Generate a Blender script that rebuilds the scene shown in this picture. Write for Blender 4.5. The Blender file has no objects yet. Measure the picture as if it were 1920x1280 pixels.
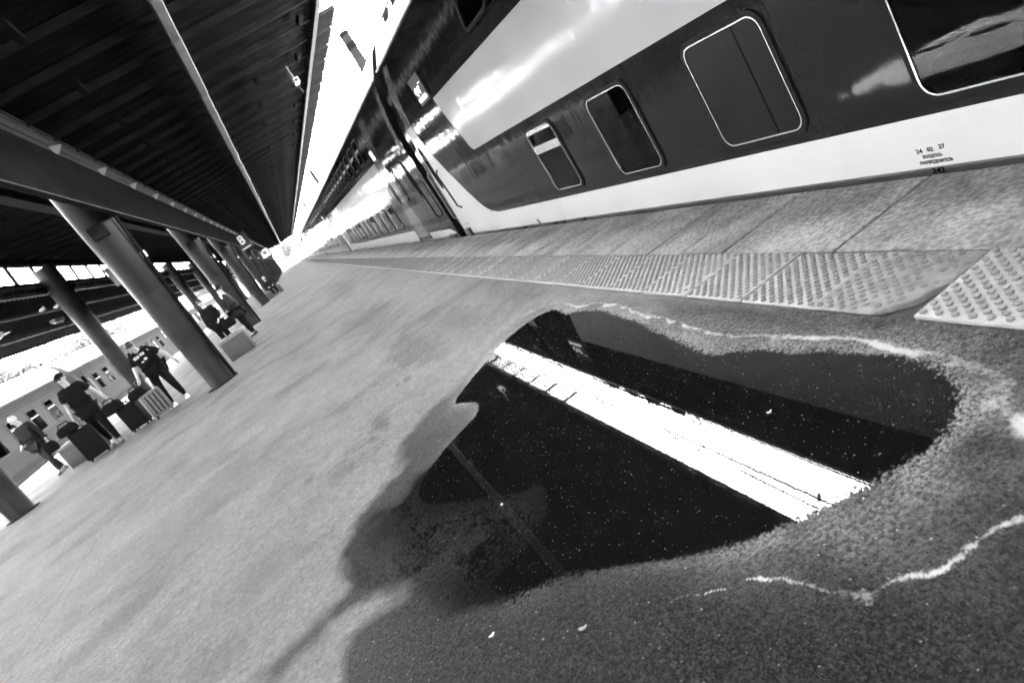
import bpy, bmesh, math, random
import numpy as np
from mathutils import Vector, Matrix
random.seed(7); rng = np.random.default_rng(7)
SC = bpy.context.scene; COL = SC.collection
R = math.radians

# ------------------------------------------------------------------ camera, sky, sun, exposure
CAM_H = 1.25; FPX = 1288.85
YAW, PITCH, ROLL = R(11.309), R(15.477), R(-32.945)
_fw = Vector((math.sin(YAW)*math.cos(PITCH), math.cos(YAW)*math.cos(PITCH), -math.sin(PITCH)))
_r0 = Vector((math.cos(YAW), -math.sin(YAW), 0)); _u0 = _r0.cross(_fw)
_rt = _r0*math.cos(ROLL) + _u0*math.sin(ROLL); _up = -_r0*math.sin(ROLL) + _u0*math.cos(ROLL)
cd = bpy.data.cameras.new('camera'); cam = bpy.data.objects.new('camera', cd); COL.objects.link(cam)
m3 = Matrix((_rt, _up, -_fw)).transposed()
cam.matrix_world = Matrix.Translation((0, 0, CAM_H)) @ m3.to_4x4()
cd.sensor_width = 36; cd.lens = FPX/1920*36; cd.clip_start = 0.05; cd.clip_end = 3000
cd.dof.use_dof = True; cd.dof.focus_distance = 3.2; cd.dof.aperture_fstop = 4.0
SC.camera = cam

SUN_EL, SUN_AZ = R(52), R(-14)          # azimuth from +Y towards +X : light comes from beyond the far end
W = bpy.data.worlds.new('World'); SC.world = W; W.use_nodes = True
wn = W.node_tree; wn.nodes.clear()
o_ = wn.nodes.new('ShaderNodeOutputWorld'); bg = wn.nodes.new('ShaderNodeBackground')
sky = wn.nodes.new('ShaderNodeTexSky'); sky.sky_type = 'NISHITA'; sky.sun_disc = False
sky.sun_elevation = SUN_EL; sky.sun_rotation = SUN_AZ; sky.dust_density = 3.0
bw = wn.nodes.new('ShaderNodeRGBToBW')
tc = wn.nodes.new('ShaderNodeTexCoord'); mp = wn.nodes.new('ShaderNodeMapping'); mp.inputs['Scale'].default_value = (1, 1, 2.6)
nz = wn.nodes.new('ShaderNodeTexNoise'); nz.inputs['Scale'].default_value = 3.1; nz.inputs['Detail'].default_value = 9; nz.inputs['Roughness'].default_value = .58
cr = wn.nodes.new('ShaderNodeMapRange'); cr.inputs[1].default_value = .46; cr.inputs[2].default_value = .66; cr.inputs[3].default_value = 1.9; cr.inputs[4].default_value = 3.0
mul = wn.nodes.new('ShaderNodeMath'); mul.operation = 'MULTIPLY'
L_ = wn.links.new
L_(tc.outputs['Generated'], mp.inputs['Vector']); L_(mp.outputs[0], nz.inputs['Vector']); L_(nz.outputs[0], cr.inputs[0])
L_(sky.outputs[0], bw.inputs[0]); L_(bw.outputs[0], mul.inputs[0]); L_(cr.outputs[0], mul.inputs[1]); L_(mul.outputs[0], bg.inputs['Color'])
bg.inputs['Strength'].default_value = .15; L_(bg.outputs[0], o_.inputs['Surface'])

sd = bpy.data.lights.new('sun', 'SUN'); sd.energy = 3.0; sd.angle = R(.5); sd.color = (1, 1, 1)
sun = bpy.data.objects.new('sun', sd); COL.objects.link(sun)
sdir = Vector((math.sin(SUN_AZ)*math.cos(SUN_EL), math.cos(SUN_AZ)*math.cos(SUN_EL), math.sin(SUN_EL)))
sun.rotation_euler = sdir.to_track_quat('Z', 'Y').to_euler()

SC.view_settings.view_transform = 'Standard'; SC.view_settings.look = 'None'
SC.view_settings.gamma = 1; SC.view_settings.use_curve_mapping = False
SC.view_settings.exposure = 5.02
SC.render.engine = 'CYCLES'
SC.cycles.use_denoising = True; SC.cycles.denoising_prefilter = 'FAST'
SC.cycles.max_bounces = 10; SC.cycles.diffuse_bounces = 5; SC.cycles.glossy_bounces = 5; SC.cycles.transparent_max_bounces = 24
SC.cycles.caustics_reflective = False; SC.cycles.caustics_refractive = False

def ray(x, y): return _rt*(x-960) - _up*(y-640) + _fw*FPX
def ground(x, y, z=0.0):
    r = ray(x, y); t = (z-CAM_H)/r.z; return (r.x*t, r.y*t)

# ------------------------------------------------------------------ helpers
class MB:
    def __init__(s): s.v = []; s.f = []; s.mi = []
    def add(s, vs, fs, mi=0):
        b = len(s.v); s.v += [tuple(v) for v in vs]
        s.f += [tuple(b+i for i in f) for f in fs]; s.mi += [mi]*len(fs); return s
    def box(s, a, b, mi=0):
        x0, y0, z0 = a; x1, y1, z1 = b
        return s.add([(x0,y0,z0),(x1,y0,z0),(x1,y1,z0),(x0,y1,z0),(x0,y0,z1),(x1,y0,z1),(x1,y1,z1),(x0,y1,z1)],
                     [(0,3,2,1),(4,5,6,7),(0,1,5,4),(1,2,6,5),(2,3,7,6),(3,0,4,7)], mi)
    def cbox(s, c, d, mi=0): return s.box([c[i]-d[i]/2 for i in range(3)], [c[i]+d[i]/2 for i in range(3)], mi)
    def rings(s, rs, closed=True, cap=True, mi=0):
        n = len(rs[0]); vs = [p for r in rs for p in r]; fs = []
        for k in range(len(rs)-1):
            for i in range(n if closed else n-1):
                j = (i+1) % n; fs.append((k*n+i, k*n+j, (k+1)*n+j, (k+1)*n+i))
        if cap and closed: fs += [tuple(range(n))[::-1], tuple((len(rs)-1)*n+i for i in range(n))]
        return s.add(vs, fs, mi)
    def tube(s, pts, r, n=8, cap=True, mi=0):
        pts = [Vector(p) for p in pts]; rs = []
        rad = r if isinstance(r, (list, tuple)) else [r]*len(pts)
        for k, p in enumerate(pts):
            t = (pts[min(k+1, len(pts)-1)] - pts[max(k-1, 0)]).normalized()
            a = t.orthogonal().normalized() if k == 0 else (a - t*a.dot(t)).normalized()
            b = t.cross(a)
            rs.append([p + (a*math.cos(2*math.pi*i/n) + b*math.sin(2*math.pi*i/n))*rad[k] for i in range(n)])
        return s.rings(rs, True, cap, mi)
    def lathe(s, prof, c=(0,0,0), n=24, mi=0):
        return s.rings([[(c[0]+r*math.cos(2*math.pi*i/n), c[1]+r*math.sin(2*math.pi*i/n), c[2]+z) for i in range(n)] for r, z in prof], True, True, mi)
    def ball(s, c, r, n=10, m=7, mi=0):
        r = (r, r, r) if isinstance(r, (int, float)) else r
        return s.rings([[(c[0]+r[0]*math.sin(math.pi*k/m+1e-4)*math.cos(2*math.pi*i/n), c[1]+r[1]*math.sin(math.pi*k/m+1e-4)*math.sin(2*math.pi*i/n), c[2]-r[2]*math.cos(math.pi*k/m)) for i in range(n)] for k in range(m+1)], True, True, mi)
    def prism(s, poly, ax, a, b, mi=0):
        """poly of 2-d points extruded along axis ax between a and b"""
        def P(p, t): q = list(p); q.insert(ax, t); return tuple(q)
        return s.rings([[P(p, a) for p in poly], [P(p, b) for p in poly]], True, True, mi)
    def mesh(s, name, mats, smooth=False):
        me = bpy.data.meshes.new(name); me.from_pydata(s.v, [], s.f)
        for m in (mats if isinstance(mats, (list, tuple)) else [mats]): me.materials.append(m)
        if any(s.mi): me.polygons.foreach_set('material_index', s.mi)
        bm = bmesh.new(); bm.from_mesh(me); bmesh.ops.recalc_face_normals(bm, faces=bm.faces)
        if smooth:
            for f in bm.faces: f.smooth = True
            for e in bm.edges:
                if len(e.link_faces) == 2 and e.calc_face_angle(0) > R(38): e.smooth = False
        bm.to_mesh(me); bm.free(); return me
    def build(s, name, mats, parent=None, smooth=False): return obj(name, s.mesh(name, mats, smooth), parent)
def obj(name, me, parent=None, loc=None, rz=None):
    o = bpy.data.objects.new(name, me); COL.objects.link(o)
    if parent: o.parent = parent
    if loc is not None: o.location = loc
    if rz is not None: o.rotation_euler = (0, 0, rz)
    return o
def tag(o, label=None, cat=None, group=None, kind=None):
    if label: o['label'] = label
    if cat: o['category'] = cat
    if group: o['group'] = group
    if kind: o['kind'] = kind
    return o
def thing(name, label, cat, loc=(0,0,0), rz=0, group=None):
    return tag(obj(name, None, None, loc, rz), label, cat, group)
def copy_tree(o, parent=None):
    c = o.copy(); COL.objects.link(c); c.parent = parent
    for ch in list(o.children): copy_tree(ch, c)
    return c
def bevelled(mb, name, mats, w, seg=2, parent=None):
    me = mb.mesh(name, mats); bm = bmesh.new(); bm.from_mesh(me)
    bmesh.ops.bevel(bm, geom=list(bm.edges), offset=w, segments=seg, affect='EDGES', profile=.6)
    for f in bm.faces: f.smooth = True
    bm.to_mesh(me); bm.free(); return obj(name, me, parent)
def rrect(x0, x1, y0, y1, r, n=6):
    out = []
    for cx, cy, a0 in ((x1-r, y1-r, 0), (x0+r, y1-r, 90), (x0+r, y0+r, 180), (x1-r, y0+r, 270)):
        for k in range(n+1):
            a = R(a0+90*k/n); out.append((cx+r*math.cos(a), cy+r*math.sin(a)))
    return out
def ring_mesh(mb, outer, inner, ax, a, b):
    n = len(outer)
    def P(p, t): q = list(p); q.insert(ax, t); return tuple(q)
    vs = [P(p, t) for t in (a, b) for L in (outer, inner) for p in L]; fs = []
    for i in range(n):
        j = (i+1) % n
        fs += [(i, j, n+j, n+i), (2*n+i, 3*n+i, 3*n+j, 2*n+j), (i, 2*n+i, 2*n+j, j), (n+i, n+j, 3*n+j, 3*n+i)]
    return mb.add(vs, fs)

# ------------------------------------------------------------------ materials (all neutral grey: the place is seen in black and white)
def mat(name, base, rough=.6, var=.25, scale=6, metal=0, bump=0, bscale=80, stretch=(1,1,1), spec=.5, coat=0, detail=6, bstretch=None, bdetail=3):
    m = bpy.data.materials.new(name); m.use_nodes = True; nt = m.node_tree; b = nt.nodes['Principled BSDF']
    b.inputs['Roughness'].default_value = rough; b.inputs['Metallic'].default_value = metal
    b.inputs['Specular IOR Level'].default_value = spec; b.inputs['Coat Weight'].default_value = coat; b.inputs['Coat Roughness'].default_value = .03
    t = nt.nodes.new('ShaderNodeTexCoord'); mp = nt.nodes.new('ShaderNodeMapping'); mp.inputs['Scale'].default_value = stretch
    nt.links.new(t.outputs['Object'], mp.inputs[0])
    n = nt.nodes.new('ShaderNodeTexNoise'); n.inputs['Scale'].default_value = scale; n.inputs['Detail'].default_value = detail
    nt.links.new(mp.outputs[0], n.inputs['Vector'])
    r = nt.nodes.new('ShaderNodeMapRange'); r.inputs[1].default_value = .3; r.inputs[2].default_value = .7
    r.inputs[3].default_value = base*(1-var); r.inputs[4].default_value = base*(1+var)
    nt.links.new(n.outputs[0], r.inputs[0]); nt.links.new(r.outputs[0], b.inputs['Base Color'])
    if bump:
        n2 = nt.nodes.new('ShaderNodeTexNoise'); n2.inputs['Scale'].default_value = bscale; n2.inputs['Detail'].default_value = bdetail
        mp2 = nt.nodes.new('ShaderNodeMapping'); mp2.inputs['Scale'].default_value = bstretch or stretch
        nt.links.new(t.outputs['Object'], mp2.inputs[0]); nt.links.new(mp2.outputs[0], n2.inputs['Vector'])
        bp = nt.nodes.new('ShaderNodeBump'); bp.inputs['Strength'].default_value = 1; bp.inputs['Distance'].default_value = bump
        nt.links.new(n2.outputs[0], bp.inputs['Height']); nt.links.new(bp.outputs[0], b.inputs['Normal'])
        if coat: nt.links.new(bp.outputs[0], b.inputs['Coat Normal'])
    return m
def glass(name, tint=.25, ior=1.5, rough=0.0, bump=0, bscale=1.0):
    m = bpy.data.materials.new(name); m.use_nodes = True; nt = m.node_tree; nt.nodes.clear()
    o = nt.nodes.new('ShaderNodeOutputMaterial'); tr = nt.nodes.new('ShaderNodeBsdfTransparent'); tr.inputs[0].default_value = (tint,)*3 + (1,)
    g = nt.nodes.new('ShaderNodeBsdfGlossy'); g.inputs['Roughness'].default_value = rough
    fr = nt.nodes.new('ShaderNodeFresnel'); fr.inputs[0].default_value = ior; mx = nt.nodes.new('ShaderNodeMixShader')
    geo = nt.nodes.new('ShaderNodeNewGeometry')
    inv = nt.nodes.new('ShaderNodeMath'); inv.operation = 'SUBTRACT'; inv.inputs[0].default_value = 1; nt.links.new(geo.outputs['Backfacing'], inv.inputs[1])
    fm = nt.nodes.new('ShaderNodeMath'); fm.operation = 'MULTIPLY'; nt.links.new(fr.outputs[0], fm.inputs[0]); nt.links.new(inv.outputs[0], fm.inputs[1])
    nt.links.new(fm.outputs[0], mx.inputs[0]); nt.links.new(tr.outputs[0], mx.inputs[1]); nt.links.new(g.outputs[0], mx.inputs[2]); nt.links.new(mx.outputs[0], o.inputs[0])
    if bump:
        t = nt.nodes.new('ShaderNodeTexCoord'); n2 = nt.nodes.new('ShaderNodeTexNoise'); n2.inputs['Scale'].default_value = bscale; n2.inputs['Detail'].default_value = 2
        bp = nt.nodes.new('ShaderNodeBump'); bp.inputs['Distance'].default_value = bump
        nt.links.new(t.outputs['Object'], n2.inputs['Vector']); nt.links.new(n2.outputs[0], bp.inputs['Height']); nt.links.new(bp.outputs[0], g.inputs['Normal']); nt.links.new(bp.outputs[0], fr.inputs['Normal'])
    return m
def emit(name, v):
    m = bpy.data.materials.new(name); m.use_nodes = True; b = m.node_tree.nodes['Principled BSDF']
    b.inputs['Base Color'].default_value = (v*0+.8,)*3+(1,); b.inputs['Emission Color'].default_value = (1,1,1,1); b.inputs['Emission Strength'].default_value = v
    return m
M = {}
WAVE = dict(bump=.0050, bscale=4.0, bstretch=(1, 1.0, .22), bdetail=5)
M['paint_dark'] = mat('paint_dark', .010, .07, .15, .8, spec=.21, **WAVE)
M['paint_light'] = mat('paint_light', .27, .05, .06, .8, spec=.045, **dict(WAVE, bump=.008, bdetail=7))
M['paint_white'] = mat('paint_white', .44, .10, .05, 1.2, spec=.4, **WAVE)
M['paint_stripe'] = mat('paint_stripe', .13, .07, .08, .8, spec=.5, **WAVE)
M['underframe'] = mat('underframe', .10, .6, .2, 3)
M['roof_white'] = mat('roof_white', .7, .5, .12, 2)
M['rubber'] = mat('rubber', .008, .7, .2, 8, spec=.08)
M['black'] = mat('black', .012, .6, .3, 5)
M['chrome'] = mat('chrome', .85, .22, .03, 5, metal=1)
M['pane'] = glass('tinted_glass', .35, 1.27)
M['clear'] = glass('clear_glass', .85, 1.45)
M['inner'] = mat('carriage_interior', .012, .8, .3, 3)
M['curtain'] = mat('curtain', .10, .9, .25, 3, stretch=(1, 8, 1))
M['shade'] = mat('blind', .012, .3, .1, 3, spec=.06)
M['column'] = mat('column_paint', .013, .45, .22, 3, stretch=(1, 1, .4), spec=.12)
M['column_low'] = mat('column_paint_low', .020, .42, .28, 5, stretch=(1, 1, .5), spec=.12)
M['steel_dark'] = mat('steel_dark', .0125, .8, .35, 4, spec=0)
M['purlin'] = mat('purlin_paint', .0125, .8, .45, 3, spec=0)
M['deck'] = mat('roof_sheet', .0070, .9, .3, 2, spec=0)
M['girder'] = mat('girder_paint', .024, .7, .3, 5, stretch=(1, .3, 3), spec=.02)
M['tray'] = mat('lamp_trough', .075, .45, .25, 3, stretch=(1, .6, 1))
M['steel_grey'] = mat('steel_grey', .11, .5, .3, 5)
M['white_metal'] = mat('white_metal', .75, .45, .1, 8)
M['concrete'] = mat('concrete', .3, .85, .3, 4, bump=.004, bscale=60)
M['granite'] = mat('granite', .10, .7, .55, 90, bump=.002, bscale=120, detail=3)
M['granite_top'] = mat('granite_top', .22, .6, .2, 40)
M['tile'] = mat('tactile_concrete', .33, .75, .22, 9, bump=.002, bscale=260)
M['tile_worn'] = mat('tactile_concrete_worn', .22, .85, .35, 14, bump=.004, bscale=200)
M['tile_new'] = mat('tactile_concrete_new', .31, .65, .12, 7, bump=.001, bscale=220)
M['stud'] = mat('stud_shaded', .14, .8, .3, 30)  # both stud tones darker than their tiles: shade of the sides put into colour
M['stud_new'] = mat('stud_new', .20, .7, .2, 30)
M['bedding'] = mat('bedding', .05, .9, .4, 20, bump=.006, bscale=60)
M['side_paint'] = mat('side_paint', .085, .5, .12, 2, spec=.2)
M['side_band'] = mat('side_band', .03, .5, .12, 2, spec=.2)
M['ballast'] = mat('ballast', .16, .95, .5, 12, bump=.03, bscale=14)
M['grass_far'] = mat('far_ground', .18, .95, .4, .08)
M['mast'] = mat('mast_concrete', .012, .9, .3, 6, spec=0)
M['wire'] = mat('wire', .004, .9, .1, 4, spec=0)
M['sign_black'] = mat('sign_black', .012, .5, .2, 4)
M['sign_white'] = mat('sign_white', .8, .5, .05, 4)
M['led'] = emit('led', .06)
M['ink'] = mat('ink', .005, .9, .2, 30, spec=0)
M['skin'] = mat('skin', .42, .5, .08, 6); M['cloth_black'] = mat('cloth_black', .008, .85, .3, 12, spec=.08)
M['cloth_dark'] = mat('cloth_dark', .018, .85, .35, 14, spec=.08); M['cloth_mid'] = mat('cloth_mid', .032, .85, .3, 14, spec=.08)
M['hair_dark'] = mat('hair_dark', .02, .5, .3, 30); M['hair_grey'] = mat('hair_grey', .5, .6, .25, 30)
M['shoe_white'] = mat('shoe_white', .8, .5, .05, 10); M['shoe_dark'] = mat('shoe_dark', .02, .45, .2, 10)
M['case_black'] = mat('case_black', .007, .55, .2, 10, spec=.08); M['case_light'] = mat('case_light', .14, .4, .5, 45, detail=1)
M['brick_far'] = mat('far_building', .35, .8, .15, 1.5)
M['bark'] = mat('bark', .08, .9, .3, 8); M['leaf'] = mat('leaf', .085, .6, .45, 1.2)

def slab_mat():
    m = mat('edge_concrete', .29, .85, .2, 3, bump=.004, bscale=150)
    nt = m.node_tree; b = nt.nodes['Principled BSDF']; src = b.inputs['Base Color'].links[0].from_socket
    g = nt.nodes.new('ShaderNodeNewGeometry')
    def noise(sc, st, d=4):
        mp = nt.nodes.new('ShaderNodeMapping'); mp.inputs['Scale'].default_value = st; nt.links.new(g.outputs['Position'], mp.inputs[0])
        n = nt.nodes.new('ShaderNodeTexNoise'); n.inputs['Scale'].default_value = sc; n.inputs['Detail'].default_value = d; n.inputs['Roughness'].default_value = .65
        nt.links.new(mp.outputs[0], n.inputs['Vector']); return n.outputs[0]
    def rng_(s, a, b_, c, d):
        r = nt.nodes.new('ShaderNodeMapRange'); r.inputs[1].default_value = a; r.inputs[2].default_value = b_; r.inputs[3].default_value = c; r.inputs[4].default_value = d
        nt.links.new(s, r.inputs[0]); return r.outputs[0]
    def mul(a, b_):
        k = nt.nodes.new('ShaderNodeMath'); k.operation = 'MULTIPLY'; nt.links.new(a, k.inputs[0]); nt.links.new(b_, k.inputs[1]); return k.outputs[0]
    c = mul(src, rng_(noise(1.6, (1, 1, 1), 8), .38, .62, .62, 1.15))       # blotches of grime
    c = mul(c, rng_(noise(5, (1, 2.6, 1), 10), .52, .70, 1.0, .60))             # dark scuffs running across the edge
    c = mul(c, rng_(noise(38, (1, 1, 1), 12), .40, .62, .62, 1.36))           # grit
    nt.links.new(c, b.inputs['Base Color']); return m
M['slab'] = slab_mat()

# ------------------------------------------------------------------ the platform surface with the puddle hollow
PUD_PX = [(1035,580),(1000,596),(965,622),(945,640),(926,662),(908,682),(880,715),(848,758),(872,753),(897,755),(896,776),(870,803),(835,840),(795,890),(778,930),(800,950),(850,946),
 (910,940),(970,930),(1015,905),(1024,955),(988,1010),(945,1055),(900,1100),(950,1128),(1010,1100),(1080,1078),(1150,1062),(1230,1052),(1300,1042),(1400,1015),(1480,983),(1560,945),(1640,905),(1720,860),(1770,815),(1795,765),
 (1790,722),(1762,692),(1720,677),(1650,668),(1560,656),(1480,661),(1400,655),(1330,668),(1290,650),(1240,625),(1200,607),(1150,590),(1120,581),(1085,583),(1060,590),(1050,583)]
DAMP_PX = [(1035,572),(990,590),(940,628),(895,680),(850,735),(790,785),(745,850),(760,880),(700,930),(655,1000),(650,1060),(665,1100),(600,1160),(540,1215),(465,1285),(520,1285),(600,1200),(680,1120),(770,1085),(780,1100),
 (740,1140),(690,1170),(655,1200),(650,1300),(400,1700),(2600,1500),(2300,640),(1890,600),(1700,580),(1500,580),(1300,566),(1150,560),(1090,566)]
CRUST = [([(980,592),(1040,570),(1100,573),(1150,570),(1210,590),(1300,615),(1380,632),(1500,632),(1600,637),(1700,650),(1760,668),(1830,700),(1880,735),(1905,775),(1935,800)], [.012,.018,.02,.024,.018,.020,.020,.026,.026,.030,.034,.045,.06,.075,.08]),
 ([(1410,1088),(1480,1090),(1540,1112),(1590,1128),(1620,1130),(1660,1100),(1720,1076),(1790,1062),(1850,1035),(1880,1000),(1925,975)], [.006,.008,.012,.018,.024,.014,.016,.012,.012,.016,.02]),
 ([(1255,1135),(1310,1120),(1365,1103)], [.005,.007,.005]),
 ([(1600,1120),(1625,1150)], [.016,.012])]
def topoly(px): return np.array([ground(*p) for p in px])
def sdist(P, x, y):
    """signed distance to polygon, positive inside"""
    d = np.full(x.shape, 1e9); ins = np.zeros(x.shape, bool); n = len(P)
    for i in range(n):
        ax, ay = P[i]; bx, by = P[(i+1) % n]; ex, ey = bx-ax, by-ay; wx, wy = x-ax, y-ay
        t = np.clip((wx*ex+wy*ey)/(ex*ex+ey*ey+1e-12), 0, 1); d = np.minimum(d, (wx-ex*t)**2+(wy-ey*t)**2)
        c = (ay > y) != (by > y); xx = np.where(c, ex*(y-ay)/(ey if abs(ey) > 1e-12 else 1e-12)+ax, 1e9); ins ^= c & (x < xx)
    d = np.sqrt(d); return np.where(ins, d, -d)
def smooth_noise(nx, ny, cell):
    gx, gy = int(nx/cell)+3, int(ny/cell)+3; g = rng.random((gx, gy)); X = np.arange(nx)/cell; Y = np.arange(ny)/cell
    i = X.astype(int); j = Y.astype(int); fx = (X-i)[:, None]; fy = (Y-j)[None]; fx = fx*fx*(3-2*fx); fy = fy*fy*(3-2*fy)
    a = g[np.ix_(i, j)]; b = g[np.ix_(i+1, j)]; c = g[np.ix_(i, j+1)]; d = g[np.ix_(i+1, j+1)]
    return (a*(1-fx)+b*fx)*(1-fy)+(c*(1-fx)+d*fx)*fy
X1 = 1.522
fx = np.arange(-1.3, X1+1e-6, .0062); fx = np.append(fx[fx < X1-.003], X1)
xs = np.concatenate([[-10.2, -9, -7.5, -6, -5, -4, -3.2, -2.6, -2.1, -1.7, -1.45], fx])
fy = np.concatenate([np.arange(.62, 2.6, .0062), np.arange(2.6, 5.2, .0085)])
ys = np.concatenate([[-85, -60, -35, -14, -8, -4, -2, -1, 0, .3, .5], fy, [5.3, 5.45, 5.7, 6, 6.5, 7.2, 8, 9, 10.5, 12, 14, 17, 20, 24, 30, 36, 44, 55, 70, 90, 120, 160, 230, 300]])
nx, ny = len(xs), len(ys)
GX, GY = np.meshgrid(xs, ys, indexing='ij')
near = (GX > -1.6) & (GY < 5.6) & (GY > .4)
def chaikin(P, n=2):
    for _ in range(n):
        Q = np.roll(P, -1, 0); P = np.stack([P*.75+Q*.25, P*.25+Q*.75], 1).reshape(-1, 2)
    return P
PUD = chaikin(topoly(PUD_PX), 1); DMP = chaikin(topoly(DAMP_PX), 1)
sdp = np.full(GX.shape, -1.0); sdd = np.full(GX.shape, -1.0)
sdp[near] = sdist(PUD, GX[near], GY[near]); sdd[near] = sdist(DMP, GX[near], GY[near])
n_lo = smooth_noise(nx, ny, 26)-.5; n_mid = smooth_noise(nx, ny, 9)-.5; n_hi = smooth_noise(nx, ny, 1.35)-.5; n_px = rng.random((nx, ny))-.5
tx, ty = ground(900, 1010); soft = np.exp(-(((GX-tx)/.42)**2+((GY-ty)/.75)**2))         # the shallow tongue fades out
tx2, ty2 = ground(1560, 960); open_ = np.exp(-(((GX-tx2)/.45)**2+((GY-ty2)/.5)**2))
sdn = sdp + near*(n_lo*.035+n_mid*.012)*(.35+.65*np.clip((GX-.3)/.6, 0, 1)+soft)
FILM = chaikin(topoly([(800,885),(772,935),(705,985),(668,1040),(672,1078),(760,1078),(850,1084),(905,1108),(955,1060),(1005,1000),(1030,955),(1022,905),(910,938)]), 1)
sdf = np.full(GX.shape, -1.0); sdf[near] = sdist(FILM, GX[near], GY[near]); film = np.clip((sdf+.09)/.10+.6+n_lo*.8, 0, 1)
kin = .09+.45*soft+.22*open_
z = .0075*np.clip(1-np.exp(np.minimum(sdn, 0)/(.12+.25*soft+.12*open_)), 0, 1) - .016*(1-np.exp(-np.maximum(sdn, 0)/kin))
sl = np.clip((GX-.2)/1.0, .25, 1.0)                      # coarser grain on the open side
z = np.where(film > 0, z*(1-film)+np.minimum(z, -.0002)*film, z); sl = np.maximum(sl, soft); z += near*(n_lo*.0008+n_mid*.0008*sl+n_hi*.0031*sl*(1-.6*film)+n_px*.0022*sl*(1-.6*film))
damp = np.clip(sdd/.10+.55+n_lo*.75+n_mid*.5+n_hi*.25, 0, 1)
damp = np.maximum(damp, np.clip(sdp/.03+1.3+n_mid, 0, 1))
crust = np.zeros(GX.shape)
for line, wd in CRUST:
    P = [ground(*p) for p in line]
    for i in range(len(P)-1):
        ax, ay = P[i]; bx, by = P[i+1]; ex, ey = bx-ax, by-ay
        x = GX+ (n_lo*.045+n_mid*.03+n_hi*.008); y = GY+(np.roll(n_lo, 37, 0)*.08+np.roll(n_mid, 11, 1)*.05+n_px*.008)
        t = np.clip(((x-ax)*ex+(y-ay)*ey)/(ex*ex+ey*ey), 0, 1); d = np.hypot(x-ax-ex*t, y-ay-ey*t); w = wd[i]*(1-t)+wd[i+1]*t
        crust = np.maximum(crust, near*np.clip(.80*np.exp(-(d/(w*.40))**2)+.5*np.exp(-(d/(w*1.5))), 0, 1)*(.55+.9*np.clip(n_mid+n_lo*.6+.25, 0, 1)))
# pale silt left by drying water between the puddle and the crust lines
P0 = [ground(*p) for p in CRUST[0][0]]
silt = np.zeros(GX.shape); band = np.exp(-((sdp+.035)/.05)**2)
upper = np.clip((GX-.35)/.25, 0, 1)*np.clip((GY-1.2)/.25, 0, 1)
right = np.clip((GX-.25)/.4, 0, 1)
wl = np.clip(-z/.0011+.5, 0, 1)*near*((sdp > -.22) | (film > .05))
silt = near*np.exp(np.minimum(sdp, 0)/(.06+.11*right))*np.clip(.12+.75*right, 0, 1)*np.clip(.8+n_lo*.9+n_mid*.5, 0, 1)*(1-film)*(1-wl)*(sdp < .12)
deep_a = np.maximum(wl, np.clip(film*1.3, 0, 1)*np.clip(1.0+sdp/.65+n_lo*.3+n_mid*.25, 0, 1)*.93)
verts = np.stack([GX, GY, z], -1).reshape(-1, 3)
I, J = np.meshgrid(np.arange(nx-1), np.arange(ny-1), indexing='ij'); a = (I*ny+J).ravel()
faces = np.stack([a, a+ny, a+ny+1, a+1], -1)
me = bpy.data.meshes.new('platform'); me.vertices.add(len(verts)); me.vertices.foreach_set('co', verts.ravel().astype(np.float32))
me.loops.add(faces.size); me.loops.foreach_set('vertex_index', faces.ravel().astype(np.int32))
me.polygons.add(len(faces)); me.polygons.foreach_set('loop_start', (np.arange(len(faces))*4).astype(np.int32))
me.update(calc_edges=True)
for nm, arr in (('damp', damp), ('crust', crust), ('silt', silt), ('deep', deep_a)):
    at = me.attributes.new(nm, 'FLOAT', 'POINT'); at.data.foreach_set('value', arr.ravel().astype(np.float32))
me.polygons.foreach_set('use_smooth', [True]*len(faces))

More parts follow.
